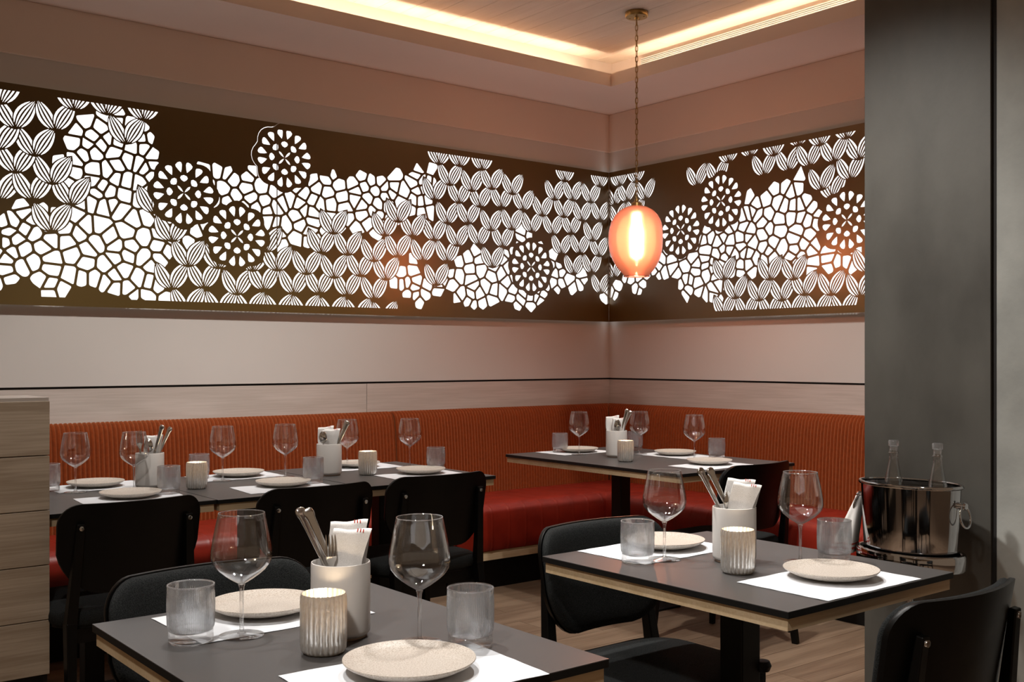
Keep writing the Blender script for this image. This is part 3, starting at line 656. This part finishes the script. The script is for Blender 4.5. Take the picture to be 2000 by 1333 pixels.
def make_chair(label):
    t = thing('dining_chair', label, 'chair', group='black chairs with charcoal felt upholstery')
    # the sitter faces +y
    seat = rrect(0.45, 0.43, 0.11, 6)
    sb = MB().pillow(seat, [(0.93, 0.405), (0.97, 0.408), (0.97, 0.418)], lambda a, b, h: (a, b, h)).build('seat_board', 'black', t, smooth=40)
    MB().pillow(seat, [(0.985, 0.418), (1.0, 0.428), (1.0, 0.444), (0.985, 0.456), (0.94, 0.463), (0.8, 0.467), (0.5, 0.469)], lambda a, b, h: (a, b, h)).build('seat_pad', 'felt', sb, smooth=60)
    out = []
    hw_, zt, zb = 0.228, 0.790, 0.525
    for q in rrect(2*hw_, zt-zb, [0.060, 0.060, 0.115, 0.115], 7): out.append((q[0]*(1.0-0.10*max(0.0, -q[1])/0.13), q[1]+(zt+zb)/2-0.018*(1-(q[0]/hw_)**2)*(1 if q[1] < 0 else -0.55)))
    dense = []
    for i in range(len(out)):
        a, b = out[i], out[(i+1) % len(out)]; n = max(1, int(math.hypot(b[0]-a[0], b[1]-a[1])/0.03))
        for k in range(n): dense.append((a[0]+(b[0]-a[0])*k/n, a[1]+(b[1]-a[1])*k/n))
    def bend(a, b, h): return (a, -0.232+0.058*(a/hw_)**2-(b-0.525)*0.17+h, b)
    rings = (1.0, 0.85, 0.65, 0.45, 0.25)
    shell = MB().pillow(dense, [(q, 0.0) for q in rings[::-1]]+[(1.004, 0.004), (1.004, 0.009)]+[(q, 0.012) for q in rings], bend).build('back_shell', 'black', t, smooth=40)
    MB().pillow(dense, [(0.93, 0.0125), (0.978, 0.014), (0.985, 0.022), (0.97, 0.029), (0.93, 0.033)]+[(q, 0.036) for q in (0.85, 0.65, 0.45, 0.25)], bend).build('back_pad', 'felt', shell, smooth=60)
    for s in (-1, 1):
        MB().bar((s*0.205, -0.262, 0.0), (s*0.190, -0.205, 0.43), 0.011, 0.014, 0.016, 0.020).bar((s*0.190, -0.205, 0.42), (s*0.172, -0.245, 0.735), 0.016, 0.018, 0.012, 0.008).build('leg', 'black', t, bevel=0.003)
        MB().bar((s*0.205, 0.195, 0.0), (s*0.185, 0.165, 0.41), 0.011, 0.011, 0.017, 0.017).build('leg', 'black', t, bevel=0.003)
        a = s*0.172; yb = bend(a, 0.722, 0)[1]
        MB().lathe([(0, -0.004), (0.007, -0.003), (0.008, 0.0), (0.008, 0.003)], 12).build('screw', 'chrome', shell, smooth=40).matrix_local = Matrix.Translation((a, yb-0.0205, 0.722)) @ Matrix.Rotation(math.radians(-90), 4, 'X')
    MB().box(-0.19, 0.19, -0.19, -0.165, 0.36, 0.405).build('apron', 'black', t)
    MB().box(-0.185, 0.185, 0.15, 0.17, 0.37, 0.405).build('apron', 'black', t)
    return t
chairs = [((-3.80, -1.575), 0.05, 'black chair back seen from behind, beside the oak half wall'),
          ((-3.155, -1.60), 0.02, 'middle one of three black chairs along the left banquette tables'),
          ((-2.615, -1.575), -0.02, 'black chair at the corner end of the left banquette row'),
          ((-1.33, -2.07), 0.03, 'black chair seen from behind at the corner table'),
          ((-4.035, -3.215), math.pi, 'charcoal felt chair on the far side of the nearest table'),
          ((-2.965, -3.275), math.pi, 'charcoal felt chair facing us across the table by the ice bucket'),
          ((-2.985, -3.865), 0.0, 'black chair with curved back at the lower right, in front of the pillar')]
proto = make_chair(chairs[0][2])
for i, ((x, y), a, lb) in enumerate(chairs):
    if i == 0: proto.location = (x, y, 0); proto.rotation_euler = (0, 0, a)
    else: copy_tree(proto, None, (x, y, 0), a, lb)

# ------------------------------------------------------------------ tableware prototypes
ZT = 0.745
def wine_glass():
    t = thing('wine_glass', '', 'wine glass', group='clear wine glasses')
    o = [(0.0042, 0.092), (0.010, 0.0955), (0.020, 0.1015), (0.032, 0.110), (0.043, 0.1195), (0.0505, 0.130), (0.0535, 0.141), (0.0532, 0.152), (0.0512, 0.166), (0.0478, 0.184), (0.0440, 0.202), (0.0405, 0.2175)]
    i = [(r-0.0010, z+0.0004) for r, z in o[::-1]]
    MB().lathe([(0, 0.0905)]+o+[(0.0402, 0.2185), (0.0396, 0.2180)]+i[:-1]+[(0.004, 0.0962), (0, 0.0955)], 48).build('bowl', 'glass', t, smooth=60)
    MB().tube([(0.0400*math.cos(a), 0.0400*math.sin(a), 0.2182) for a in (2*math.pi*q/48 for q in range(48))], 0.0008, 6, closed=True).build('rim', 'rim_glass', t, smooth=60)
    MB().lathe([(0, 0.0035), (0.008, 0.005), (0.0045, 0.010), (0.0036, 0.020), (0.0034, 0.05), (0.0036, 0.075), (0.0046, 0.087), (0.0062, 0.0915), (0, 0.0935)], 20).build('stem', 'stem_glass', t, smooth=60)
    MB().lathe([(0, 0.0), (0.037, 0.0), (0.0395, 0.0008), (0.0395, 0.0018), (0.034, 0.0024), (0.02, 0.0034), (0.008, 0.0052), (0, 0.006)], 48).build('foot', 'stem_glass', t, smooth=60)
    return t
def tumbler():
    t = thing('water_tumbler', '', 'glass', group='ribbed water tumblers')
    n = 280; rad = lambda i, k: 1.0+(0.016 if i % 4 < 2 else -0.008)*(1 if 3 <= k <= 6 else 0)
    o = [(0.0375, 0.022), (0.0385, 0.026), (0.0390, 0.028), (0.0395, 0.031), (0.0400, 0.045), (0.0403, 0.070), (0.0403, 0.089), (0.0403, 0.094), (0.0400, 0.0995)]
    i = [(0.0385, 0.1000), (0.0378, 0.0990), (0.0376, 0.060), (0.0365, 0.030), (0.034, 0.0215), (0.028, 0.019), (0, 0.018)]
    MB().lathe([(0.0375, 0.022)]+o+i[:-2], n, radial=rad).build('ribbed_wall', 'tumbler_wall', t, smooth=25)
    MB().lathe([(0, 0.0), (0.035, 0.0), (0.0378, 0.002), (0.0385, 0.008), (0.0380, 0.020), (0.0375, 0.0225), (0.034, 0.0210), (0.028, 0.0185), (0, 0.0175)], 48).build('thick_base', 'tumbler', t, smooth=50)
    MB().lathe([(0.0372, 0.0985), (0.0405, 0.0985), (0.0408, 0.0998), (0.0400, 0.1010), (0.0385, 0.1012), (0.0374, 0.1000), (0.0372, 0.0985)], 48).build('rim', 'stem_glass', t, smooth=60)
    return t
def plate():
    t = MB().lathe([(0, 0.0), (0.060, 0.0), (0.064, 0.003), (0.085, 0.008), (0.1015, 0.0165), (0.1050, 0.0205), (0.1045, 0.0220), (0.1015, 0.0212), (0.092, 0.0165), (0.082, 0.0135), (0.060, 0.0120), (0, 0.0115)], 56).build('side_plate', 'plate', smooth=50)
    return tag(t, '', 'plate', 'speckled stoneware plates')
def placemat():
    w, d = 0.350, 0.235; v = []; f = []; nx, ny = 14, 10
    for j in range(ny+1):
        for i in range(nx+1):
            x = (i/nx-0.5)*w; y_ = (j/ny-0.5)*d; e = max(abs(x)/(w/2), abs(y_)/(d/2))
            v.append((x, y_, 0.0006+0.0007*max(0, e-0.8)/0.2*(0.5+0.5*math.sin(i*1.7+j*2.3))))
    n = len(v)
    v += [(x, y_, z-0.0005) for x, y_, z in v]
    for j in range(ny):
        for i in range(nx):
            a = j*(nx+1)+i; f.append((a, a+1, a+nx+2, a+nx+1)); f.append((n+a, n+a+nx+1, n+a+nx+2, n+a+1))
    t = MB().add(v, f).build('paper_placemat', 'paper', smooth=60)
    return tag(t, '', 'placemat', 'white paper placemats')
def cup():
    t = thing('cutlery_cup', '', 'cup', group='white ceramic cutlery cups')
    MB().lathe([(0, 0.004), (0.047, 0.004), (0.0515, 0.008), (0.0525, 0.014), (0.0525, 0.128), (0.0518, 0.1315), (0.0500, 0.132), (0.0490, 0.129), (0.0488, 0.014), (0, 0.012)], 56).build('body', 'ceramic', t, smooth=45)
    MB().lathe([(0, 0.0), (0.046, 0.0), (0.047, 0.002), (0.047, 0.0045), (0, 0.0045)], 40).build('base_ring', 'cork', t, smooth=45)
    return t
def candle():
    t = thing('candle_holder', '', 'candle holder', group='ribbed silvered candle holders')
    n = 144; rad = lambda i, k: 1.0+0.085*(abs(math.sin(math.pi*i/6.0))-0.6)*(1 if 1 < k < 8 else 0.3)
    MB().lathe([(0, 0.0), (0.030, 0.0), (0.0345, 0.003), (0.0370, 0.008), (0.0378, 0.02), (0.0380, 0.05), (0.0380, 0.085), (0.0376, 0.094), (0.0372, 0.0985), (0.0368, 0.1000), (0.0358, 0.0995), (0.0358, 0.094), (0.0358, 0.05), (0.0352, 0.012), (0.030, 0.007), (0, 0.006)], n, radial=rad).build('fluted_shell', 'mercury', t, smooth=45)
    tl_ = MB().lathe([(0, 0.007), (0.0185, 0.007), (0.019, 0.009), (0.019, 0.058), (0.0175, 0.060), (0.006, 0.0585), (0, 0.059)], 24).build('tealight', 'wax', t, smooth=50)
    MB().lathe([(0, 0.062), (0.0035, 0.066), (0.0050, 0.073), (0.0038, 0.082), (0.0016, 0.090), (0, 0.094)], 14).build('flame', 'flame', tl_, smooth=80)
    l = bpy.data.lights.new('candle_light', 'POINT'); l.energy = 0.07; l.color = (1.0, 0.72, 0.45); l.shadow_soft_size = 0.006
    link('candle_light', l, t, (0.012, -0.012, 0.086))
    return t
def knife():
    t = thing('table_knife', '', 'knife', group='cutlery standing in the cups')
    # stands blade down: z = 0 at the blade tip, handle end at the top
    MB().pillow(rrect(0.017, 0.0085, 0.004, 4), [(0.45, 0.115), (0.55, 0.118), (0.62, 0.14), (0.78, 0.185), (0.92, 0.212), (1.12, 0.2175), (1.16, 0.223), (1.0, 0.229), (0.55, 0.232)], lambda a, b, h: (a, b, h)).build('handle', 'cutlery', t, smooth=50)
    MB().pillow([(-0.002, 0), (0.0, -0.0008), (0.016, -0.0004), (0.017, 0), (0.016, 0.0004), (0, 0.0008)], [(0.3, 0.0), (0.8, 0.012), (1.0, 0.035), (1.0, 0.10), (0.6, 0.117)], lambda a, b, h: (a-0.0065, b, h)).build('blade', 'cutlery', t, smooth=40)
    return t
def shaft(t):
    MB().pillow(rrect(0.012, 0.0042, 0.002, 3), [(1.25, 0.0), (1.35, 0.004), (1.1, 0.03), (0.75, 0.09), (0.5, 0.125), (0.55, 0.138)], lambda a, b, h: (a, b, h)).build('handle', 'cutlery', t, smooth=50)
def fork():
    t = thing('table_fork', '', 'fork', group='cutlery standing in the cups'); shaft(t)
    cu = lambda z: -0.0035*math.sin(max(0.0, min(1.0, (z-0.13)/0.075))*math.pi)
    hd = MB().pillow(rrect(0.0225, 0.0018, 0.0008, 2), [(0.28, 0.132), (0.55, 0.142), (0.95, 0.152), (1.0, 0.158)], lambda a, b, h: (a, b+cu(h), h)).build('head', 'cutlery', t, smooth=50)
    for k in range(4):
        x = (k-1.5)*0.0062
        MB().pillow(rrect(0.0036, 0.0018, 0.0008, 2), [(1.0, 0.156), (0.95, 0.172), (0.85, 0.188), (0.6, 0.200), (0.2, 0.204)], lambda a, b, h: (x+a, b+cu(h), h)).build('tine', 'cutlery', hd, smooth=50)
    return t
def spoon():
    t = thing('table_spoon', '', 'spoon', group='cutlery standing in the cups'); shaft(t)
    v = []; f = []; n = 20; rings = 6
    for s_ in (0, 1):
        for r_ in range(rings+1):
            q = r_/rings
            for i in range(n):
                a = 2*math.pi*i/n; x = 0.0195*q*math.cos(a)*(1-0.12*math.sin(a)); z = 0.168+0.030*q*math.sin(a)
                v.append((x, -0.0085*(1-q*q)+(0.0010 if s_ else 0.0), z))
    m_ = (rings+1)*n
    for r_ in range(rings):
        for i in range(n):
            j = (i+1) % n
            f.append((r_*n+i, r_*n+j, (r_+1)*n+j, (r_+1)*n+i)); f.append((m_+r_*n+j, m_+r_*n+i, m_+(r_+1)*n+i, m_+(r_+1)*n+j))
    for i in range(n):
        j = (i+1) % n; f.append((rings*n+i, rings*n+j, m_+rings*n+j, m_+rings*n+i))
    MB().add(v, f).build('bowl', 'cutlery', t, smooth=60)
    return t
def napkin():
    """folded cloth: several rounded loops of fabric side by side, flaring a little at the top"""
    t = thing('folded_napkin', '', 'napkin', group='folded white napkins in the cups')
    v = []; f = []; H_, Wd = 0.172, 0.056
    loop = []
    for k in range(9):
        a = math.pi*k/8; loop.append((-0.0095*math.cos(a), H_+0.0075*math.sin(a)))
    left = [(-0.0075, 0.0), (-0.0078, 0.05), (-0.0080, 0.09), (-0.0085, 0.125), (-0.0095, 0.15)]
    prof = left+loop+[(-q[0], q[1]) for q in left[::-1]]
    nx = 9; m_ = len(prof)
    for i in range(nx+1):
        s_ = i/nx-0.5
        for (yy, z) in prof:
            fl_ = 0.74+0.26*min(1.0, z/0.12)+0.16*max(0, (z-0.11))/0.06
            v.append((s_*Wd*fl_+0.004*math.sin(z*40), yy*(1+0.08*math.sin(i*1.3))+0.0022*math.sin(s_*5+z*30), z+0.0012*math.sin(i*0.9+1)*(z > 0.12)+0.006*s_*(z > 0.12)))
    for i in range(nx):
        for k in range(m_-1): f.append((i*m_+k, i*m_+k+1, (i+1)*m_+k+1, (i+1)*m_+k))
    f.append(tuple(range(m_))[::-1]); f.append(tuple(range(nx*m_, nx*m_+m_)))
    MB().add(v, f).build('cloth', 'cloth', t, smooth=60)
    # three short embroidered marks near the fold
    for k, x in enumerate((0.012, 0.017, 0.022)):
        q = [(x+0.0015*math.cos(a_)*0+0.0004, 0.0105*math.cos(b_)*-1.0, H_+0.0005+0.0088*math.sin(b_)) for a_, b_ in ((0, 0.5+0.2*i) for i in range(5))]
        MB().tube(q, 0.0011, 5).build('stitching', 'red_thread', t)
    return t

PROTO = {k: fn() for k, fn in (('glass', wine_glass), ('tumbler', tumbler), ('plate', plate), ('mat', placemat), ('cup', cup), ('candle', candle), ('knife', knife), ('fork', fork), ('spoon', spoon), ('napkin', napkin))}
USED = set()
def put(kind, x, y, z, rz, label, rot=None):
    o = PROTO[kind]
    if kind in USED: o = copy_tree(o)
    USED.add(kind)
    o.location = (x, y, z); o.rotation_euler = rot if rot else (0, 0, rz); o['label'] = label
    return o
def setting(px, py, rz, gx, gy, tx, ty, where, tumbler_too=True, mat=None):
    """one place: mat, plate on it, wine glass and tumbler"""
    mx_, my_ = mat if mat else (px, py)
    put('mat', mx_, my_, ZT+0.0003, rz, 'white paper placemat at %s' % where)
    put('plate', px, py, ZT+0.0014, rz, 'beige speckled plate at %s' % where)
    put('glass', gx, gy, ZT+0.0004, rz+0.4, 'empty wine glass at %s' % where)
    if tumbler_too: put('tumbler', tx, ty, ZT+0.0004, rz, 'ribbed water tumbler at %s' % where)
setting(-4.033, -3.240, 0.02, -4.141, -3.378, -4.227, -3.361, 'the far place of the nearest table', mat=(-4.045, -3.268))
setting(-4.026, -3.745, -0.06, -3.922, -3.617, -3.863, -3.685, 'the near place of the nearest table', mat=(-4.030, -3.765))
setting(-2.905, -3.235, 0.03, -3.032, -3.355, -3.111, -3.341, 'the far place of the table by the ice bucket', mat=(-2.945, -3.250))
setting(-2.896, -3.735, 0.0, -2.805, -3.586, -2.724, -3.625, 'the near place of the table by the ice bucket', mat=(-2.925, -3.752))
setting(-1.212, -1.03, 0.0, -1.317, -1.153, -1.303, -0.990, 'the left wall place of the corner table', mat=(-1.225, -1.02))
setting(-0.945, -1.465, math.pi/2, -1.057, -1.324, -0.914, -1.150, 'the right wall place of the corner table', mat=(-0.960, -1.48))
setting(-1.164, -1.880, 0.03, -1.083, -1.716, -0.939, -1.732, 'the chair side place of the corner table', mat=(-1.20, -1.93))
setting(-3.655, -0.985, 0.02, -3.770, -1.123, -3.834, -1.015, 'the bench place of the table beside the half wall', mat=(-3.65, -0.99))
setting(-3.657, -1.380, -0.08, -3.587, -1.213, -3.514, -1.365, 'the chair place of the table beside the half wall', mat=(-3.665, -1.43))
setting(-3.075, -0.985, 0.0, -3.198, -1.108, -3.241, -0.975, 'the bench place of the middle banquette table', mat=(-3.09, -0.99))
setting(-3.083, -1.410, -0.08, -2.945, -1.150, -2.947, -1.396, 'the chair place of the middle banquette table', mat=(-3.105, -1.465))
setting(-2.500, -0.965, 0.0, -2.575, -1.010, -2.70, -1.0, 'the bench place of the corner-end banquette table', False, mat=(-2.50, -0.98))
setting(-2.423, -1.370, -0.05, -2.320, -1.125, -2.301, -1.305, 'the chair place of the corner-end banquette table', mat=(-2.455, -1.44))
CUPS = [(-4.002, -3.485, 'nearest table', 0), (-2.909, -3.470, 'table by the ice bucket', 1), (-1.246, -1.351, 'corner table', 2), (-3.501, -1.135, 'table beside the half wall', 3), (-2.761, -1.185, 'corner-end banquette table', 4)]
# camera-facing frame of each cup: right is +x-y, towards the viewer is -x-y
RV = Vector((0.7818, -0.6235, 0)); FV = Vector((-0.6235, -0.7818, 0))
def stand(kind, cx, cy, across, toward, lean_across, lean_toward, spin, z, label, size=1.0):
    b = Vector((cx, cy, ZT+z))+RV*across+FV*toward
    d = (Vector((0, 0, 1))+RV*lean_across+FV*lean_toward).normalized()
    M_ = d.to_track_quat('Z', 'Y').to_matrix().to_4x4()
    face = Matrix.Rotation(math.radians(51.43-90)+spin, 4, 'Z')
    q = (Matrix.Identity(4) @ Vector((0, 0, 1)).rotation_difference(d).to_matrix().to_4x4() @ face)
    put(kind, b.x, b.y, b.z, 0, label, rot=q.to_euler()).scale = (size, size, size)
for cx, cy, nm, k in CUPS:
    put('cup', cx, cy, ZT+0.0004, 0, 'white ceramic cup of cutlery and napkins on the %s' % nm)
    L_ = lambda s: s % nm
    if k == 0:
        stand('knife', cx, cy, 0.022, -0.012, -0.50, -0.10, 0.5, 0.016, L_('farther steel knife in the cup on the %s'))
        stand('knife', cx, cy, 0.037, 0.004, -0.47, -0.04, 0.3, 0.016, L_('nearer steel knife in the cup on the %s'))
        stand('fork', cx, cy, -0.008, 0.020, -0.03, 0.06, 0.25, -0.020+0.034, L_('steel fork with its tines up in the cup on the %s'), 0.84)
        stand('napkin', cx, cy, 0.004, -0.016, 0.03, -0.02, 0.15, 0.022, L_('farther folded napkin in the cup on the %s'))
        stand('napkin', cx, cy, 0.003, 0.012, 0.10, 0.02, 0.05, 0.014, L_('nearer folded napkin in the cup on the %s'))
    elif k == 1:
        stand('knife', cx, cy, 0.022, -0.010, -0.50, -0.05, 0.4, 0.016, L_('farther steel knife in the cup on the %s'))
        stand('knife', cx, cy, 0.037, 0.004, -0.47, -0.02, 0.2, 0.016, L_('nearer steel knife in the cup on the %s'))
        stand('spoon', cx, cy, -0.020, 0.010, 0.02, -0.02, 0.9, 0.0145, L_('steel spoon in the cup on the %s'), 0.80)
        stand('napkin', cx, cy, -0.009, -0.014, 0.16, -0.03, -0.15, 0.020, L_('farther folded napkin in the cup on the %s'))
        stand('napkin', cx, cy, -0.009, 0.012, 0.20, 0.02, -0.20, 0.014, L_('nearer folded napkin in the cup on the %s'))
    else:
        sg = {2: 1, 3: 1, 4: 1}[k]
        stand('knife', cx, cy, -0.020, -0.008, 0.44*sg, -0.06, -0.3, 0.016, L_('farther steel knife in the cup on the %s'))
        stand('knife', cx, cy, -0.014, 0.008, (0.30 if k != 4 else 0.46)*sg, 0.02, -0.1, 0.016, L_('nearer steel knife in the cup on the %s'))
        stand('spoon', cx, cy, {2: 0.006, 3: 0.010, 4: -0.016}[k], 0.026, -0.03, 0.04, 0.1, 0.0145, L_('steel spoon in the cup on the %s'), 0.88)
        if k == 3:
            stand('fork', cx, cy, -0.024, 0.012, -0.06, 0.02, 0.2, 0.0145, L_('steel fork with its tines up in the cup on the %s'))
            stand('napkin', cx, cy, 0.004, -0.012, 0.02, -0.02, 0.0, 0.018, L_('folded napkin in the cup on the %s'))
        else:
            stand('napkin', cx, cy, -0.012, -0.018, -0.05, -0.04, 0.1, 0.022, L_('farther folded napkin in the cup on the %s'))
            stand('napkin', cx, cy, 0.006, 0.004, 0.03, 0.0, 0.1, 0.014, L_('nearer folded napkin in the cup on the %s'))
for x, y, nm in ((-4.078, -3.562, 'nearest table'), (-3.015, -3.568, 'table by the ice bucket'), (-1.376, -1.546, 'corner table'), (-3.376, -1.283, 'middle banquette table'), (-2.629, -1.277, 'corner-end banquette table')):
    put('candle', x, y, ZT+0.0004, 0.3, 'lit silver fluted candle holder on the %s' % nm)

# ------------------------------------------------------------------ ice bucket on its stand
BX, BY = -1.755, -3.246
bs = thing('bucket_stand', 'polished steel stand holding the ice bucket by the column', 'stand', (BX, BY, 0))
A_, B_ = 0.112, 0.168                      # half widths along x and y
ell = lambda r, z: (r, z)
MB().lathe([(1.0, 0.560), (1.075, 0.560), (1.095, 0.567), (1.095, 0.605), (1.075, 0.612), (1.02, 0.612), (1.0, 0.605), (1.0, 0.560)], 64, sx=A_, sy=B_).build('ring', 'steel', bs, smooth=40)
MB().lathe([(0, 0.560), (1.05, 0.560), (1.05, 0.566), (0, 0.566)], 48, sx=A_, sy=B_).build('tray', 'steel', bs, smooth=40)
MB().tube([(0, 0, 0.015), (0, 0, 0.56)], 0.013, 16).build('pole', 'steel', bs, smooth=40)
MB().lathe([(0, 0), (0.150, 0), (0.152, 0.006), (0.12, 0.012), (0.03, 0.02), (0, 0.02)], 40).build('foot', 'steel', bs, smooth=40)
bk = thing('ice_bucket', 'polished steel oval ice bucket standing against the dark column', 'bucket', (BX, BY, 0.5668))
MB().lathe([(0, 0.0), (0.90, 0.0), (0.925, 0.006), (0.96, 0.12), (1.0, 0.258), (0.985, 0.258), (0.945, 0.12), (0.905, 0.012), (0, 0.010)], 72, sx=A_, sy=B_).build('body', 'steel', bk, smooth=40)
MB().lathe([(0.99, 0.254), (1.035, 0.254), (1.055, 0.259), (1.035, 0.265), (0.99, 0.265), (0.975, 0.259), (0.99, 0.254)], 72, sx=A_, sy=B_).build('rim', 'steel', bk, smooth=60)
for s in (-1, 1):
    yb = s*B_*0.985
    h_ = MB().lathe([(0, 0.0), (0.011, 0.0), (0.012, 0.006), (0.008, 0.012), (0.007, 0.022), (0.012, 0.026), (0.010, 0.032), (0, 0.034)], 16).build('boss', 'steel', bk, smooth=50)
    h_.matrix_local = Matrix.Translation((0, yb-s*0.004, 0.205)) @ Matrix.Rotation(math.radians(-90*s), 4, 'X')
    MB().tube([(0.030*math.sin(a), yb+s*(0.018+0.006*(1-math.cos(a))), 0.205-0.030+0.034*math.cos(a)-0.004) for a in (2*math.pi*i/28 for i in range(28))], 0.0034, 8, closed=True).build('ring_handle', 'steel', bk, smooth=60)
def bottle(x, y, label):
    t = thing('water_bottle', label, 'bottle', (x, y, 0.5772), group='clear bottles in the ice bucket')
    o = [(0.030, 0.0), (0.034, 0.004), (0.035, 0.02), (0.035, 0.20), (0.033, 0.225), (0.027, 0.262), (0.0195, 0.298), (0.0150, 0.322), (0.0140, 0.340), (0.0152, 0.343), (0.0152, 0.350), (0.0138, 0.353), (0.0138, 0.366)]
    MB().lathe([(0, 0.0)]+o+[(r_-0.0018, z_) for r_, z_ in o[::-1][:-1]]+[(0, 0.004)], 32).build('glass', 'glass', t, smooth=50)
    MB().lathe([(0, 0.006), (0.033, 0.006), (0.033, 0.20), (0.031, 0.225), (0.0265, 0.256), (0, 0.256)], 32).build('water', 'water', t, smooth=50)
    MB().lathe([(0, 0.355), (0.0115, 0.355), (0.0118, 0.367), (0.0165, 0.369), (0.0170, 0.384), (0.0150, 0.388), (0, 0.388)], 24).build('stopper', 'tumbler_wall', t, smooth=40)
    MB().tube([(0.0160*math.cos(a), 0.0160*math.sin(a), 0.3465) for a in (2*math.pi*i/20 for i in range(20))], 0.0012, 6, closed=True).build('wire_collar', 'steel', t, smooth=60)
    MB().tube([(0.0165, 0, 0.3465), (0.0185, 0.002, 0.36), (0.0175, 0.001, 0.378)], 0.001, 5).build('wire_bail', 'steel', t)
bottle(BX+0.005, BY+0.062, 'clear stoppered water bottle on the left in the ice bucket')
bottle(BX-0.002, BY-0.098, 'clear stoppered water bottle on the right in the ice bucket')
# towel hanging from the left ring
tw = thing('hanging_towel', 'white cloth with red end stripes hanging from the bucket handle', 'towel', (BX, BY+B_+0.020, 0.5))
def drape(z0, z1, name, mat, off=0.0):
    v = []; f = []; nu, nv = 28, 18
    for j in range(nv+1):
        z = z0+(z1-z0)*j/nv; q = (0.262-z)/0.18; q = max(0.0, min(1.0, q)); wd = 0.014+0.046*q**0.7
        for i in range(nu):
            a = 2*math.pi*i/nu; fold = 1+0.30*math.sin(3*a+1.0)*q+0.15*math.sin(5*a)*q
            v.append(((wd*math.cos(a)*fold)*(1+off)-0.030*q, (0.012+0.024*q)*math.sin(a)*fold*(1+off)+0.034*q, z))
    for j in range(nv):
        for i in range(nu):
            k = (i+1) % nu; f.append((j*nu+i, j*nu+k, (j+1)*nu+k, (j+1)*nu+i))
    f.append(tuple(range(nu))[::-1]); f.append(tuple(range(nv*nu, nv*nu+nu)))
    return MB().add(v, f).build(name, mat, tw, smooth=70)
drape(0.080, 0.268, 'cloth', 'cloth'); drape(0.092, 0.099, 'stripe', 'red_thread', 0.02); drape(0.107, 0.112, 'stripe', 'red_thread', 0.02)

# ------------------------------------------------------------------ pendant lamp
PX_, PY_ = -0.975, -1.222
pl = thing('pendant_lamp', 'coral glass pendant lamp on a brass chain', 'lamp', (PX_, PY_, ZC))
rose = MB().lathe([(0, 0.0), (0.058, 0.0), (0.060, -0.004), (0.060, -0.022), (0.056, -0.027), (0.012, -0.029), (0.009, -0.04), (0, -0.04)], 40).build('ceiling_rose', 'brass', pl, smooth=40)
for a in (0.4, 1.9, 3.6, 5.2):
    MB().lathe([(0, -0.031), (0.005, -0.030), (0.006, -0.026), (0, -0.026)], 10, cx=0.04*math.cos(a), cy=0.04*math.sin(a)).build('screw', 'brass', rose, smooth=50)
pts = []
for i in range(20):
    a = 2*math.pi*i/20; pts.append((0.0068*math.cos(a), 0.0, 0.0115*math.sin(a)+0.0055*(1 if math.sin(a) > 0.05 else (-1 if math.sin(a) < -0.05 else 0))))
lk = MB().tube(pts, 0.0019, 6, closed=True).mesh('chain_link', 'brass', smooth=70)
n_link = 35
for i in range(n_link):
    link('chain_link', lk, pl, (0, 0, -0.055-i*0.0272), (0, 0, 0.35+(math.pi/2 if i % 2 else 0)))
MB().tube([(0.003*math.sin(i*0.9), 0.003*math.cos(i*0.9), -0.035-i*0.0272*n_link/30) for i in range(31)], 0.0014, 5).build('cable', 'brass', pl, smooth=60)
ztop = 2.035-ZC; zbot = 1.663-ZC
MB().lathe([(0, ztop+0.035), (0.010, ztop+0.034), (0.012, ztop+0.02), (0.028, ztop+0.012), (0.030, ztop-0.002), (0, ztop-0.004)], 24).build('cap', 'brass', pl, smooth=40)
pf = []
H = ztop-zbot
for q, r_ in ((0.0, 0.066), (0.006, 0.0665), (0.04, 0.073), (0.12, 0.099), (0.22, 0.123), (0.34, 0.140), (0.46, 0.1475), (0.56, 0.1480), (0.66, 0.1440), (0.76, 0.1335), (0.85, 0.115), (0.92, 0.091), (0.965, 0.065), (0.99, 0.036), (1.0, 0.014)):
    pf.append((r_, zbot+q*H))
def dimple(i, k):
    a = 2*math.pi*i/64; d = (a-math.radians(-42)+math.pi) % (2*math.pi)-math.pi
    return 1.0-0.10*math.exp(-(d/0.42)**2)*math.exp(-((k % 30-6.5)/2.6)**2)
inn = [(max(r_-0.003, 0.001), z_+(0.001 if i < 3 else 0)) for i, (r_, z_) in enumerate(pf)]
MB().lathe(pf, 64, radial=dimple).build('glass_shade', 'coral', pl, smooth=80)
MB().lathe([(0.064, zbot-0.001), (0.0685, zbot-0.001), (0.069, zbot+0.003), (0.064, zbot+0.003), (0.064, zbot-0.001)], 48).build('lower_rim', 'coral', pl, smooth=60)
MB().lathe([(0, ztop-0.004), (0.018, ztop-0.004), (0.018, ztop-0.055), (0.012, ztop-0.06), (0, ztop-0.06)], 20).build('socket', 'brass', pl, smooth=40)
zb = (ztop+zbot)/2
MB().lathe([(0, zb-0.080), (0.010, zb-0.077), (0.017, zb-0.068), (0.020, zb-0.055), (0.020, zb+0.045), (0.017, zb+0.060), (0.012, zb+0.070), (0.012, zb+0.126), (0, zb+0.126)], 24).build('bulb', 'bulb', pl, smooth=60)
